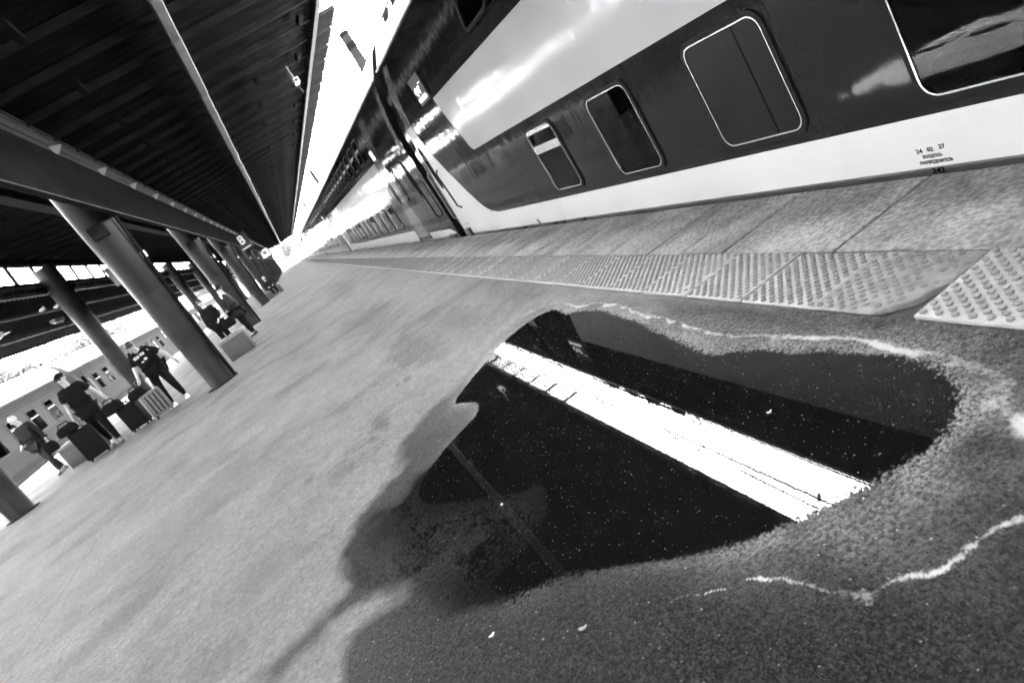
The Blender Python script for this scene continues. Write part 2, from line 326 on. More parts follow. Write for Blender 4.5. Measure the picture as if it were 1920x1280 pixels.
STAINS = [(*ground(px_, py_), rx_, ry_, dk) for px_, py_, rx_, ry_, dk in ((770,655,.26,1.0,.66),(690,600,.5,2.2,.74),(850,600,.22,.9,.70),(715,795,.07,.22,.62),(700,825,.05,.12,.66),(765,712,.045,.11,.55),(748,722,.03,.07,.6),(582,900,.05,.10,.66),(640,880,.12,.3,.78),(560,640,.6,2.4,.80),(430,900,.35,.8,.84),(330,1000,.5,.8,.84),(240,1130,.4,.5,.82),(480,1080,.16,.3,.84),(960,540,.2,.8,.78),(640,545,.5,3.0,.78))]
def asphalt():
    m = bpy.data.materials.new('asphalt'); m.use_nodes = True; nt = m.node_tree; b = nt.nodes['Principled BSDF']; lk = nt.links.new
    g = nt.nodes.new('ShaderNodeNewGeometry')
    def noise(sc, st=(1,1,1), d=4, r=.55):
        mp = nt.nodes.new('ShaderNodeMapping'); mp.inputs['Scale'].default_value = st; lk(g.outputs['Position'], mp.inputs[0])
        n = nt.nodes.new('ShaderNodeTexNoise'); n.inputs['Scale'].default_value = sc; n.inputs['Detail'].default_value = d; n.inputs['Roughness'].default_value = r
        lk(mp.outputs[0], n.inputs['Vector']); return n.outputs[0]
    def mr(s, a, b_, c, d):
        r = nt.nodes.new('ShaderNodeMapRange'); r.inputs[1].default_value = a; r.inputs[2].default_value = b_; r.inputs[3].default_value = c; r.inputs[4].default_value = d
        lk(s, r.inputs[0]); return r.outputs[0]
    def op(o, a, b_):
        k = nt.nodes.new('ShaderNodeMath'); k.operation = o
        for i, v in enumerate((a, b_)):
            if isinstance(v, (int, float)): k.inputs[i].default_value = v
            else: lk(v, k.inputs[i])
        return k.outputs[0]
    def mix(f, a, b_):
        k = nt.nodes.new('ShaderNodeMix'); k.data_type = 'FLOAT'; lk(f, k.inputs[0])
        for i, v in ((2, a), (3, b_)):
            if isinstance(v, (int, float)): k.inputs[i].default_value = v
            else: lk(v, k.inputs[i])
        return k.outputs[0]
    def att(n): t = nt.nodes.new('ShaderNodeAttribute'); t.attribute_name = n; return t.outputs['Fac']
    grit = noise(320, d=2); big = noise(.55, d=8, r=.6); sw = noise(1.1, (.7, 1.0, 1), 9, .68); fine = noise(60, d=3)
    vor = nt.nodes.new('ShaderNodeTexVoronoi'); vor.inputs['Scale'].default_value = 190; lk(g.outputs['Position'], vor.inputs['Vector'])
    fb = noise(70, d=8, r=.78); fb2 = noise(2.6, d=10, r=.68)
    dry = op('MULTIPLY', mr(big, .36, .64, .132, .178), mr(sw, .46, .68, 1.03, .80))
    spots = noise(.8, (1, 1, 1), 10, .66); dry = op('MULTIPLY', dry, mr(spots, .52, .64, 1.0, .66))
    dry = op('MULTIPLY', dry, mr(fb2, .40, .62, .93, 1.06)); dry = op('MULTIPLY', dry, mr(fb, .36, .64, .58, 1.42))
    dry = op('MULTIPLY', dry, mr(noise(22, d=4, r=.7), .38, .62, .84, 1.15))
    warp = op('MULTIPLY', op('SUBTRACT', noise(3.0, d=9, r=.72), .5), 1.0); pxy = nt.nodes.new('ShaderNodeSeparateXYZ'); lk(g.outputs['Position'], pxy.inputs[0])
    for (qx, qy, rx_, ry_, dk) in STAINS:                                   # spills, drips and trodden patches
        dx_ = op('DIVIDE', op('SUBTRACT', pxy.outputs[0], qx), rx_); dy_ = op('DIVIDE', op('SUBTRACT', pxy.outputs[1], qy), ry_)
        rr = op('ADD', op('SQRT', op('ADD', op('MULTIPLY', dx_, dx_), op('MULTIPLY', dy_, dy_)), 0), op('MULTIPLY', warp, 3.0))
        dry = op('MULTIPLY', dry, mr(rr, .45, 1.15, dk, 1.0))
    bitv = nt.nodes.new('ShaderNodeTexVoronoi'); bitv.inputs['Scale'].default_value = 1.7; lk(g.outputs['Position'], bitv.inputs['Vector'])
    gum = mr(bitv.outputs['Distance'], .020, .030, 1, 0); dry = mix(gum, dry, .07)           # old chewing-gum spots
    xyz = nt.nodes.new('ShaderNodeSeparateXYZ'); lk(g.outputs['Position'], xyz.inputs[0])
    for sx_ in (-3.08, -5.9):                                             # lengthwise joints between asphalt strips
        dd = op('ABSOLUTE', op('ADD', op('SUBTRACT', xyz.outputs[0], sx_), op('MULTIPLY', op('SUBTRACT', noise(1.2, d=6), .5), .06)), 0); dry = op('MULTIPLY', dry, mr(dd, .004, .018, .72, 1.0))
    wet = op('MULTIPLY', mr(vor.outputs['Color'], .25, 1.0, .003, .036), mr(fb, .36, .64, .35, 1.7))
    stone = mr(vor.outputs['Color'], .93, .97, 0, 1)                       # a few pale stones in the mix
    wet = mix(stone, wet, .24)
    c = mix(att('damp'), dry, wet)
    c = mix(att('deep'), c, .006)
    gr2 = noise(75, d=8, r=.8)
    c = mix(op('MULTIPLY', att('silt'), mr(gr2, .42, .60, .0, 1)), c, .36)
    cr3 = noise(26, d=12, r=.8); cm = op('ADD', op('MULTIPLY', att('crust'), 1.15), op('MULTIPLY', cr3, 2.6)); cm = mr(op('SUBTRACT', cm, 1.74), 0, .75, 0, .95); cm = op('MULTIPLY', cm, mr(att('crust'), .05, .25, 0, 1))
    c = mix(cm, c, .44)
    lk(c, b.inputs['Base Color'])
    sp = mix(att('damp'), .25, .04); sp = mix(att('silt'), sp, .3); sp = mix(att('deep'), sp, 0.0); lk(sp, b.inputs['Specular IOR Level'])
    ro = mix(att('damp'), .85, mr(fine, .3, .7, .32, .5)); ro = mix(cm, ro, .9); lk(ro, b.inputs['Roughness'])
    h = op('ADD', op('MULTIPLY', grit, 1.0), op('MULTIPLY', vor.outputs['Distance'], -.6))
    bp = nt.nodes.new('ShaderNodeBump'); bp.inputs['Distance'].default_value = .0035; bp.inputs['Strength'].default_value = .8; lk(h, bp.inputs['Height']); lk(bp.outputs[0], b.inputs['Normal'])
    return m
M['asphalt'] = asphalt(); me.materials.append(M['asphalt'])
PLAT = tag(obj('platform', me), kind='structure')

# water: a level sheet lying in the hollow
wx = np.arange(min(PUD[:,0].min(), FILM[:,0].min())-.15, min(PUD[:,0].max()+.15, X1-.02), .02); wy = np.arange(PUD[:,1].min()-.15, PUD[:,1].max()+.2, .025)
WX, WY = np.meshgrid(wx, wy, indexing='ij'); ws = sdist(PUD, WX, WY); keep = (ws > -.11) | (sdist(FILM, WX, WY) > -.05)
mbw = MB(); idx = {}
for i in range(len(wx)-1):
    for j in range(len(wy)-1):
        if keep[i,j] and keep[i+1,j] and keep[i,j+1] and keep[i+1,j+1]:
            q = []
            for (p, r_) in ((i,j),(i+1,j),(i+1,j+1),(i,j+1)):
                if (p, r_) not in idx: idx[(p, r_)] = len(mbw.v); mbw.v.append((wx[p], wy[r_], 0.0))
                q.append(idx[(p, r_)])
            mbw.f.append(tuple(q)); mbw.mi.append(0)
M['water'] = glass('water', .9, 1.37, 0.0, bump=.00003, bscale=30)
tag(mbw.build('puddle', M['water']), kind='structure')
# floating specks of pollen and dust on the water
mbs = MB(); SPX = rng.uniform(PUD[:,0].min(), PUD[:,0].max(), 16000); SPY = rng.uniform(PUD[:,1].min(), PUD[:,1].max(), 16000)
ok = sdist(PUD, SPX, SPY) > .01
for x, y in list(zip(SPX[ok], SPY[ok]))[:3600]:
    r_ = random.choice([.0006]*5+[.0011]*3+[.0019]); a0 = random.uniform(0, 6.28)
    mbs.add([(x+r_*random.uniform(.6,1.5)*math.cos(a0+q*1.57), y+1.3*r_*random.uniform(.6,1.5)*math.sin(a0+q*1.57), .0012) for q in range(4)], [(0,1,2,3)])
M['speck'] = mat('pollen', .26, .9, .4, 40)
tag(mbs.build('floating_specks', M['speck']), 'pale specks of dust floating on the puddle', 'dust', kind='stuff')
# fallen leaves / scraps lying on the asphalt and the water
def scrap(px, py, size, m, label, kind='leaf', zz=.010):
    x, y = ground(px, py); mb = MB(); n = 9; top = []; a0 = random.uniform(0, 6.28)
    for q in range(n):
        a_ = 2*math.pi*q/n; r_ = size*(1+.35*math.cos(2*a_)); top.append((r_*math.cos(a_+a0), r_*.75*math.sin(a_+a0), .0025*math.cos(2*a_)))
    mb.rings([[(p[0], p[1], p[2]) for p in top], [(p[0], p[1], p[2]+.0015) for p in top]])
    o = mb.build('scrap', m); o.location = (x, y, zz); tag(o, label, kind)
M['scrap'] = mat('scrap', .6, .7, .2, 30); M['scrap_mid'] = mat('scrap_mid', .3, .7, .2, 30)
scrap(1443, 773, .008, M['scrap'], 'pale scrap floating alone on the dark part of the puddle', 'litter', .003)
scrap(942, 947, .008, M['scrap'], 'tiny pale leaf scrap at the shallow tongue of the puddle', 'litter', .004)
scrap(1097, 1182, .011, M['scrap_mid'], 'dull grey leaf scrap on the damp asphalt past the puddle', 'litter', .012)
scrap(926, 1195, .009, M['scrap'], 'pale crumpled scrap on the damp asphalt', 'litter', .012)
scrap(1535, 932, .008, M['hair_dark'], 'small dark crumb lying in the sky reflection', 'litter', .003)

# bedding under tactile tiles and slabs, the platform's side walls, ground beyond
tag(MB().add([(X1,-85,-.012),(2.58,-85,-.012),(2.58,160,-.012),(X1,160,-.012)], [(0,1,2,3)]).build('bedding_strip', M['bedding']), kind='structure')
mb = MB(); mb.add([(2.582,-85,-.02),(2.582,160,-.02),(2.582,160,-1.25),(2.582,-85,-1.25)], [(0,1,2,3)]); mb.add([(-10.2,-85,0.005),(-10.2,300,0.005),(-10.2,300,-1.25),(-10.2,-85,-1.25)], [(0,1,2,3)])
tag(mb.build('platform_side', M['concrete'], PLAT), kind='structure')
tag(MB().add([(-900,-300,-1.3),(900,-300,-1.3),(900,1500,-1.3),(-900,1500,-1.3)], [(0,1,2,3)]).build('ground', M['grass_far']), kind='structure')
mb = MB(); mb.box((2.6,-85,-1.29),(9.5,300,-1.22)); mb.box((-19,-85,-1.29),(-10.2,300,-1.22))
tag(mb.build('track_bed', M['ballast']), kind='structure')

# ------------------------------------------------------------------ tactile tiles and edge slabs (pieces of the platform)
TX0, TX1, TL = 1.527, 1.935, .46
def tile_mesh(name, m, worn=0.0, cut=None, hgt=.0055, cap=None):
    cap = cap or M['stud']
    g = .006; w = TX1-TX0; mb = MB(); outline = [(g,g),(w-g,g),(w-g,TL-g),(g,TL-g)] if cut is None else cut
    ch = .004; inner = [(w/2+(x-w/2)*(1-2*ch/w), TL/2+(y-TL/2)*(1-2*ch/TL)) for x, y in outline]
    mb.rings([[(x, y, -.02) for x, y in outline], [(x, y, .010) for x, y in outline], [(x, y, .013) for x, y in inner]])
    sx, sy = w/8, TL/8
    pts = [(sx*(i+.5), sy*(j+.5)) for i in range(8) for j in range(8)] + [(sx*(i+1), sy*(j+1)) for i in range(7) for j in range(7)]
    C = np.array(outline)
    for x, y in pts:
        if sdist(C, np.array([x]), np.array([y]))[0] < .016: continue
        ww = worn*(1.6*(1-y/TL)+.25) + random.gauss(0, .12)*worn
        if random.random() < ww-.55: continue
        hh = hgt*max(.25, 1-ww*.8); r0 = .0128*(1+random.gauss(0, .05)); r1 = .0092; n = 9; jx = random.gauss(0, .0012*worn)
        P = lambda r_, zz, d=0: [(x+jx+r_*(1+random.uniform(-.35,.1)*d)*math.cos(2*math.pi*i/n), y+r_*(1+random.uniform(-.35,.1)*d)*math.sin(2*math.pi*i/n), zz) for i in range(n)]
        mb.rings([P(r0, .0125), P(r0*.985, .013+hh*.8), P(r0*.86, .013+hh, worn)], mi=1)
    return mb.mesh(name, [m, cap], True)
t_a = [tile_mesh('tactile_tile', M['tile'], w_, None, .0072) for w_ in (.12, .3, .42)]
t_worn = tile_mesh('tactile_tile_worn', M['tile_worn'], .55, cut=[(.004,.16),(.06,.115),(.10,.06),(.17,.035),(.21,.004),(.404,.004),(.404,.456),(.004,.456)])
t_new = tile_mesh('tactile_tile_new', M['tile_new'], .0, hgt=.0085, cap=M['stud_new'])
y0 = 1.755-4*TL
for k in range(300):
    y = y0+k*TL
    if y > 122: break
    i = k-4
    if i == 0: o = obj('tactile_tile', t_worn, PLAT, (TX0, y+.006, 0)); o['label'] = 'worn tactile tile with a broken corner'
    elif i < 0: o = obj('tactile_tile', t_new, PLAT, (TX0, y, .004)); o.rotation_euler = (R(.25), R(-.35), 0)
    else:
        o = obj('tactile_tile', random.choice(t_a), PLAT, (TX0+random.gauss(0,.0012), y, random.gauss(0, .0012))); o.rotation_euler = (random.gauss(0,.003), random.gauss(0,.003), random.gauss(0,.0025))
def slab_mesh(L, seed):
    random.seed(seed); w = 2.585-1.944; mb = MB(); g = .007
    n = 14; e0 = [(w*i/n, g+random.uniform(0,.004)) for i in range(n+1)]; e1 = [(w*i/n, L-g-random.uniform(0,.004)) for i in range(n, -1, -1)]
    out = e0+e1; inn = [(w/2+(x-w/2)*.99, L/2+(y-L/2)*.99) for x, y in out]
    mb.rings([[(x,y,-.09) for x,y in out],[(x,y,.006) for x,y in out],[(x,y,.010) for x,y in inn]])
    return mb.mesh('edge_slab', M['slab'])
SLABS = [slab_mesh(L, s) for s, L in enumerate((.84, .62, .42, .84, .50))]; SL = (.84, .62, .42, .84, .50)
y = 2.5-.84*4; random.seed(3); seq = [0]*4+[0,2,2,1,0,2,4,1,0]; k = 0
while y < 124:
    q = seq[k] if k < len(seq) else random.choice((0,0,1,2,3,4))
    o = obj('edge_slab', SLABS[q], PLAT, (1.944, y, -.005+random.gauss(0,.0012))); o.rotation_euler = (random.gauss(0,.0015), random.gauss(0,.002), 0); y += SL[q]; k += 1
random.seed(11)

# ------------------------------------------------------------------ the double-deck train on the right
SX = 2.72; CL = 23.2
PROF = [(SX+.30,-1.0),(SX+.06,-.75),(SX,-.45),(SX,-.015),(SX,1.3),(SX,1.95),(SX+.06,2.4),(SX+.195,2.97)]          # side, bottom to eave
ROOF = [(SX+.185,2.975),(SX+.22,3.01),(SX+.28,3.11),(SX+.42,3.34),(SX+.60,3.49),(SX+.85,3.60),(SX+1.15,3.67),(SX+1.53,3.70)]
def side_x(z):
    for (xa, za), (xb, zb) in zip(PROF[2:], PROF[3:]):
        if za <= z <= zb: return xa+(xb-xa)*(z-za)/(zb-za)
    return PROF[-1][0]
def sheet(mb, poly, off, mi=0):
    """flat livery panel laid `off` proud of the curved side: poly in (y, z), fan of strips in z"""
    zs = sorted(set([p[1] for p in poly]+[zz for _, zz in PROF if min(p[1] for p in poly) < zz < max(p[1] for p in poly)]))
    def span(zz):
        c = []
        n = len(poly)
        for i in range(n):
            (ya, za), (yb, zb) = poly[i], poly[(i+1) % n]
            if za == zb:
                if abs(za-zz) < 1e-9: c += [ya, yb]
            elif min(za, zb)-1e-9 <= zz <= max(za, zb)+1e-9: c.append(ya+(yb-ya)*(zz-za)/(zb-za))
        return min(c), max(c)
    rows = [(side_x(zz)-off, *span(zz), zz) for zz in zs]
    for (xa, a0, a1, za), (xb, b0, b1, zb) in zip(rows, rows[1:]):
        mb.add([(xa,a0,za),(xa,a1,za),(xb,b1,zb),(xb,b0,zb)], [(0,1,2,3)], mi)
    return mb
def arc(cy, cz, r, a0, a1, n=8): return [(cy+r*math.cos(R(a0+(a1-a0)*k/n)), cz+r*math.sin(R(a0+(a1-a0)*k/n))) for k in range(n+1)]
def lean(z0, z1): return math.atan2(side_x(z1)-side_x(z0), z1-z0)
def window(car, ya, yb, za, zb, kind='plain', rad=.085, thin=False):
    """gasket > bright trim, pane; the pane sits in front of a shallow lit recess"""
    cz = (za+zb)/2; cy = (ya+yb)/2; x = side_x(cz); tilt = lean(za, zb)
    w = obj('window', None, car, (x, cy, cz)); w.rotation_euler = (0, tilt, 0)
    hw, hh = (yb-ya)/2, (zb-za)/2
    mb = MB(); ring_mesh(mb, rrect(-hw-.030, hw+.030, -hh-.030, hh+.030, rad+.028), rrect(-hw+.004, hw-.004, -hh+.004, hh-.004, rad-.004), 0, -.014, .004); g = mb.build('gasket', M['rubber'], w)
    mb = MB(); ring_mesh(mb, rrect(-hw, hw, -hh, hh, rad), rrect(-hw+.0085, hw-.0085, -hh+.0085, hh-.0085, rad-.006), 0, -.0165, -.010); mb.build('trim', M['chrome'], w)
    mb = MB(); mb.prism(rrect(-hw+.006, hw-.006, -hh+.006, hh-.006, rad-.006), 0, -.0105, -.0075); mb.build('pane', M['pane'] if kind != 'blank' else M['shade'], w)
    if kind == 'blank':
        MB().prism([(-.150,-hh+.015),(-.137,-hh+.015),(-.137,hh-.015),(-.150,hh-.015)], 0, -.0109, -.0106).build('seam', M['ink'], w)
    else:
        mb = MB(); mb.prism(rrect(-hw+.01, hw-.01, -hh+.01, hh-.01, rad-.01), 0, -.0022, .003); mb.build('recess', M['inner'], w)
    if kind == 'curtain':
        for y_a, y_b in ((-.06, .12), (.12, .17)):
            mb = MB(); n = 7; mb.rings([[(-.0042-.0012*math.sin(k*1.9), y_a+(y_b-y_a)*k/n, zz) for k in range(n+1)]+[(-.0026, y_b, zz), (-.0026, y_a, zz)] for zz in (-hh+.05, hh-.03)])
            mb.build('curtain', M['curtain'] if y_a < .1 else M['inner'], w)
    if kind == 'split':
        mb = MB(); mb.prism(rrect(-hw+.010, hw-.010, hh*.26, hh*.50, .01), 0, -.017, -.011); mb.build('transom', M['chrome'], w)
        mb = MB(); mb.prism(rrect(-hw+.03, hw-.03, hh-.045, hh-.014, .008), 0, -.016, -.011); mb.build('vent_bar', M['chrome'], w)
    if kind == 'wide':
        mb = MB(); mb.prism(rrect(-hw+.03, hw-.1, -hh+.16, -hh+.19, .006), 0, -.0045, -.0026); mb.build('sill', M['curtain'], w)
    return w
def oval(car, cy, cz, hw, hh):
    w = obj('door_window', None, car, (side_x(cz), cy, cz)); P = lambda s: [((hw+s)*math.cos(2*math.pi*k/28), (hh+s)*math.copysign(abs(math.sin(2*math.pi*k/28))**.8, math.sin(2*math.pi*k/28))) for k in range(28)]
    ring_mesh(MB(), P(.02), P(-.004), 0, -.016, .004)
    mb = MB(); ring_mesh(mb, P(.02), P(-.006), 0, -.016, .004); mb.build('gasket', M['rubber'], w)
    mb = MB(); mb.prism(P(-.005), 0, -.010, -.006); mb.build('pane', M['pane'], w)
    mb = MB(); mb.prism(P(-.008), 0, -.0045, .003); mb.build('recess', M['inner'], w)
    mb = MB(); mb.prism(rrect(-hw*.55, hw*.55, hh*.35, hh*.62, .01), 0, -.0065, -.0046); mb.build('notice', M['sign_white'], w)
def carriage(label, y0, y1, doors, group='carriages of the double-deck train'):
    c = thing('passenger_carriage', label, 'train carriage', (0,0,0), 0, group)
    full = PROF+ROOF; mir = [(2*(SX+1.53)-x, zz) for x, zz in reversed(full[:-1])]
    k = len(PROF)
    mb = MB(); mb.rings([[(x, y, zz) for x, zz in PROF] for y in (y0, y1)], False); mb.rings([[(2*(SX+1.53)-x, y, zz) for x, zz in PROF] for y in (y0, y1)], False)
    allp = full+mir
    for y in (y0, y1): mb.add([(x, y, zz) for x, zz in allp], [tuple(range(len(allp)))])
    mb.build('body', M['paint_dark'], c, True)
    rf = [(x, zz+.001) for x, zz in ROOF]; rf = rf+[(2*(SX+1.53)-x, zz) for x, zz in reversed(rf[:-1])]
    MB().rings([[(x, y, zz) for x, zz in rf] for y in (y0, y1)], False).build('roof', M['roof_white'], c, True)
    MB().tube([(SX+.188, y0, 2.978), (SX+.188, y1, 2.978)], .016, 6).build('rain_gutter', M['roof_white'], c)
    sheet(MB(), [(y0,-.45),(y1,-.45),(y1,-.015),(y0,-.015)], .002).build('underframe_panel', M['underframe'], c)
    return c

# nearest carriage
A = carriage('near double-deck carriage with stencilled white skirt and four framed windows', -11.2, 11.82, None)
sheet(MB(), [(-11.2,-.015),(11.74,-.015),(11.74,.05),(9.35,.245),(-11.2,.245)], .003).build('skirt_panel', M['paint_white'], A)
door_poly = [(9.35,.245)]+[(9.62,.285),(9.78,.34),(9.95,.43),(10.23,.68),(10.61,1.07),(10.88,1.42),(10.98,1.62),(11.02,1.93),(11.44,1.93),(11.50,1.70),(11.62,1.05),(11.74,.05)]
sheet(MB(), door_poly, .0034).build('door_panel', M['paint_white'], A)
sheet(MB(), [(11.02,1.93),(11.44,1.93),(11.38,2.88),(10.98,2.88)], .003).build('stripe_panel', M['paint_stripe'], A)
lb = [(-11.2,1.14)]+arc(8.78,1.30,.16,-90,0,8)+[(9.02,1.45),(9.10,1.62),(9.16,1.80),(9.20,1.965),(-11.2,1.965)]
sheet(MB(), lb, .003).build('band_panel', M['paint_light'], A)
window(A, 6.29, 6.97, .335, 1.02, 'split'); window(A, 4.77, 5.46, .325, 1.02, 'curtain'); window(A, 3.24, 3.965, .33, 1.02, 'blank'); window(A, 1.15, 2.49, .325, 1.02, 'wide')
for ya in (-.8, -2.6, -4.4, -6.2): window(A, ya, ya+1.2, .325, 1.02)
for ya in (6.28, 4.3, 2.3, .3, -1.7, -3.7, -5.7): window(A, ya, ya+.72, 2.16, 2.72, rad=.07)
oval(A, 11.40, 1.24, .075, .37)
MB().tube([(SX-.012,11.08,1.16),(SX-.06,11.07,1.10),(SX-.06,10.99,.52),(SX-.012,10.98,.46)], .014, 8).build('handrail', M['rubber'], A, True)
MB().tube([(SX-.012,11.72,1.2),(SX-.05,11.72,1.15),(SX-.05,11.74,.35),(SX-.012,11.74,.3)], .013, 8).build('handrail', M['steel_grey'], A, True)
MB().box((SX-.012,11.2,.16),(SX-.002,11.6,.175)).build('door_sill', M['steel_grey'], A)
MB().box((SX-.05,11.30,-.10),(SX-.001,11.58,.09)).build('step', M['black'], A)
mb = MB(); mb.box((SX-.02,9.22,1.99),(SX-.002,9.80,2.36)); dp = mb.build('display_panel', M['black'], A)
mb = MB()
for yy, zz, w_, h_ in ((9.30,2.03,.45,.055),(9.62,2.11,.05,.05),(9.68,2.15,.05,.05),(9.63,2.19,.04,.04),(9.56,2.15,.05,.06),(9.46,2.12,.05,.10),(9.41,2.19,.05,.03),(9.28,2.235,.12,.010)):
    mb.box((SX-.0235,yy,zz),(SX-.0205,yy+w_,zz+h_))
mb.build('display_text', M['led'], dp)
# small fittings at the foot of the skirt
for yy in (8.6, 7.5, 7.25, 6.7): MB().box((SX-.03,yy,-.045),(SX-.0035,yy+.09,-.02)).build('skirt_bracket', M['black'], A)
MB().tube([(SX-.02,8.0,-.03),(SX-.025,8.02,.05)], .008, 6).build('lever', M['black'], A)
# roof fittings of the near carriage
mb = MB(); mb.tube([(SX+.44,8.3,3.42),(SX+.44,11.3,3.42)], .018, 6)
for yy in np.arange(8.3, 11.35, .5): mb.tube([(SX+.44,yy,3.42),(SX+.46,yy,3.36)], .012, 5)
mb.build('roof_cable', M['black'], A)
for yy in (8.2, 8.9, 9.6, 10.3): MB().box((SX+.39,yy,3.26),(SX+.44,yy+.26,3.40)).build('roof_clamp', M['black'], A)
for yy in (8.05, 9.5, 10.9):
    MB().tube([(SX+.50,yy,3.38),(SX+.50,yy,3.60),(SX+.50,yy+.22,3.60),(SX+.50,yy+.22,3.38)], .009, 5).build('roof_handle', M['steel_grey'], A)
# stencilled lettering
def text_mesh(s, size, width=None):
    cu = bpy.data.curves.new('txt', 'FONT'); cu.body = s; cu.size = size; cu.align_x = 'CENTER'; cu.align_y = 'CENTER'; cu.extrude = .0005; cu.offset = .03*size; cu.resolution_u = 3
    o = bpy.data.objects.new('txt', cu); COL.objects.link(o); bpy.context.view_layer.update()
    me = bpy.data.meshes.new_from_object(o.evaluated_get(bpy.context.evaluated_depsgraph_get())); bpy.data.objects.remove(o)
    if width and len(me.vertices):
        xs_ = [v.co.x for v in me.vertices]; k_ = width/(max(xs_)-min(xs_))
        for v in me.vertices: v.co.x *= k_
    return me
def letter(parent, s, size, cy, cz, x, width, m, name='lettering', rot=None):
    me = text_mesh(s, size, width); me.materials.clear(); me.materials.append(m)
    o = obj(name, me, parent, (x, cy, cz)); o.rotation_euler = rot or (R(90), 0, R(-90)); return o
LX = SX-.0042
letter(A, '24', .030, 2.635, .0745, LX, .034, M['ink']); letter(A, '02', .030, 2.575, .0765, LX, .034, M['ink']); letter(A, '27', .030, 2.512, .082, LX, .034, M['ink'])
letter(A, 'ВОЗДУХО-', .024, 2.575, .042, LX, .105, M['ink']); letter(A, 'РАСПРЕДЕЛИТЕЛЬ', .024, 2.567, .011, LX, .175, M['ink'])
letter(A, '242', .040, 2.575, -.0375, SX-.0035, .070, M['ink'])

# vestibule between the two nearest carriages
def bellows(y, label):
    mb = MB(); prof = [(SX+.20,-.4),(SX+.24,2.7),(SX+.5,3.15),(SX+2.6,3.15),(SX+2.86,2.7),(SX+2.86,-.4)]
    rs = []
    for k in range(9): s = .0 if k % 2 else .06; rs.append([(x+(s if x < SX+1.5 else -s), y+.46*k/8, zz-s) for x, zz in prof])
    mb.rings(rs); tag(mb.build('gangway_bellows', M['rubber']), label, 'gangway', 'gangways between the double-deck carriages')
bellows(11.82, 'black gangway bellows beside the near carriage door')

# following carriages, all alike
def far_carriage(y0, label):
    c = carriage(label, y0, y0+CL-.48, None); y1 = y0+CL-.48
    sheet(MB(), [(y0+.1,-.015),(y0+2.4,-.015),(y0+2.4,.13),(y0+.45,.13),(y0+.1,.06)], .003).build('skirt_panel', M['paint_white'], c)
    sheet(MB(), [(y0+3.9,-.015),(y1,-.015),(y1,.245),(y0+3.9,.245)], .003).build('skirt_panel', M['paint_white'], c)
    sheet(MB(), [(y0+2.55,-.015),(y0+3.75,-.015),(y0+3.6,1.2),(y0+3.3,2.88),(y0+2.6,2.88),(y0+2.6,1.2)], .0034).build('stripe_panel', M['paint_stripe'], c)
    sheet(MB(), [(y0+.05,2.88),(y0+.38,2.88),(y0+.30,1.7),(y0+.05,1.7)], .003).build('corner_panel', M['paint_stripe'], c)
    lb = [(y1-3.0,1.14),(y1-2.6,1.965),(y0+3.45,1.965),(y0+3.65,1.6),(y0+3.95,1.14)]
    sheet(MB(), lb, .003).build('band_panel', M['paint_light'], c)
    sheet(MB(), [(y1-1.9,.245),(y1-.2,.245),(y1-.2,1.0),(y1-.9,1.9),(y1-1.3,1.9)], .0032).build('door_panel', M['paint_white'], c)
    for cy in (.95, 2.3, 3.35): oval(c, y0+cy, 1.28, .09, .36)
    mb = MB(); mb.box((SX-.03,y0+2.75,1.97),(SX-.002,y0+3.15,2.22)); d = mb.build('display_panel', M['black'], c)
    MB().box((SX-.034,y0+2.80,2.0),(SX-.0305,y0+3.10,2.19)).build('display_text', M['led'], d)
    y = y0+4.9
    while y < y1-3.6: window(c, y, y+.78, .40, .98, rad=.07); y += 1.36
    y = y0+4.6
    while y < y1-2.4: window(c, y, y+.80, 2.16, 2.72, rad=.07); y += 1.36
    MB().tube([(SX-.012,y0+.5,1.15),(SX-.06,y0+.5,1.1),(SX-.06,y0+.5,.45),(SX-.012,y0+.5,.4)], .014, 6).build('handrail', M['rubber'], c)
    MB().box((SX-.05,y0+.15,-.10),(SX-.001,y0+.6,.02)).build('step', M['black'], c)
    mb = MB(); mb.tube([(SX+.44,y0+.4,3.42),(SX+.44,y0+12,3.42)], .02, 5)
    for yy in np.arange(y0+.6, y0+12, .9): mb.tube([(SX+.44,yy,3.34),(SX+.44,yy,3.52),(SX+.44,yy+.2,3.52)], .012, 5)
    mb.build('roof_cable', M['black'], c); return c
B = far_carriage(12.3, 'second double-deck carriage, just past the near gangway, with paired oval door windows')
names = ['third double-deck carriage along the platform, two gangways past the near one', 'fourth double-deck carriage along the platform in bright reflection', 'fifth double-deck carriage towards the far end of the platform', 'sixth double-deck carriage at the far sunlit end of the train']
for k, lab in enumerate(names):
    c = copy_tree(B); c.location = (0, (k+1)*CL, 0); c['label'] = lab
for k, lab in ((-2, 'double-deck carriage coupled behind the near carriage'), (-3, 'double-deck carriage two couplings behind the near carriage'), (-4, 'double-deck carriage three couplings behind the near carriage')):
    c = copy_tree(B); c.location = (0, k*CL-.55, 0); c['label'] = lab
for k in range(4): bellows(12.3+CL*(k+1)-.48+.01, ['gangway bellows between the second and third carriages', 'gangway bellows between the third and fourth carriages', 'gangway bellows between the fourth and fifth carriages', 'gangway bellows between the fifth and sixth carriages'][k])

# ------------------------------------------------------------------ canopy over the platform
YA, YB = -75.0, 150.0
CAN = thing('platform_canopy', 'dark flat steel canopy roof with close cross purlins over the platform', 'canopy')
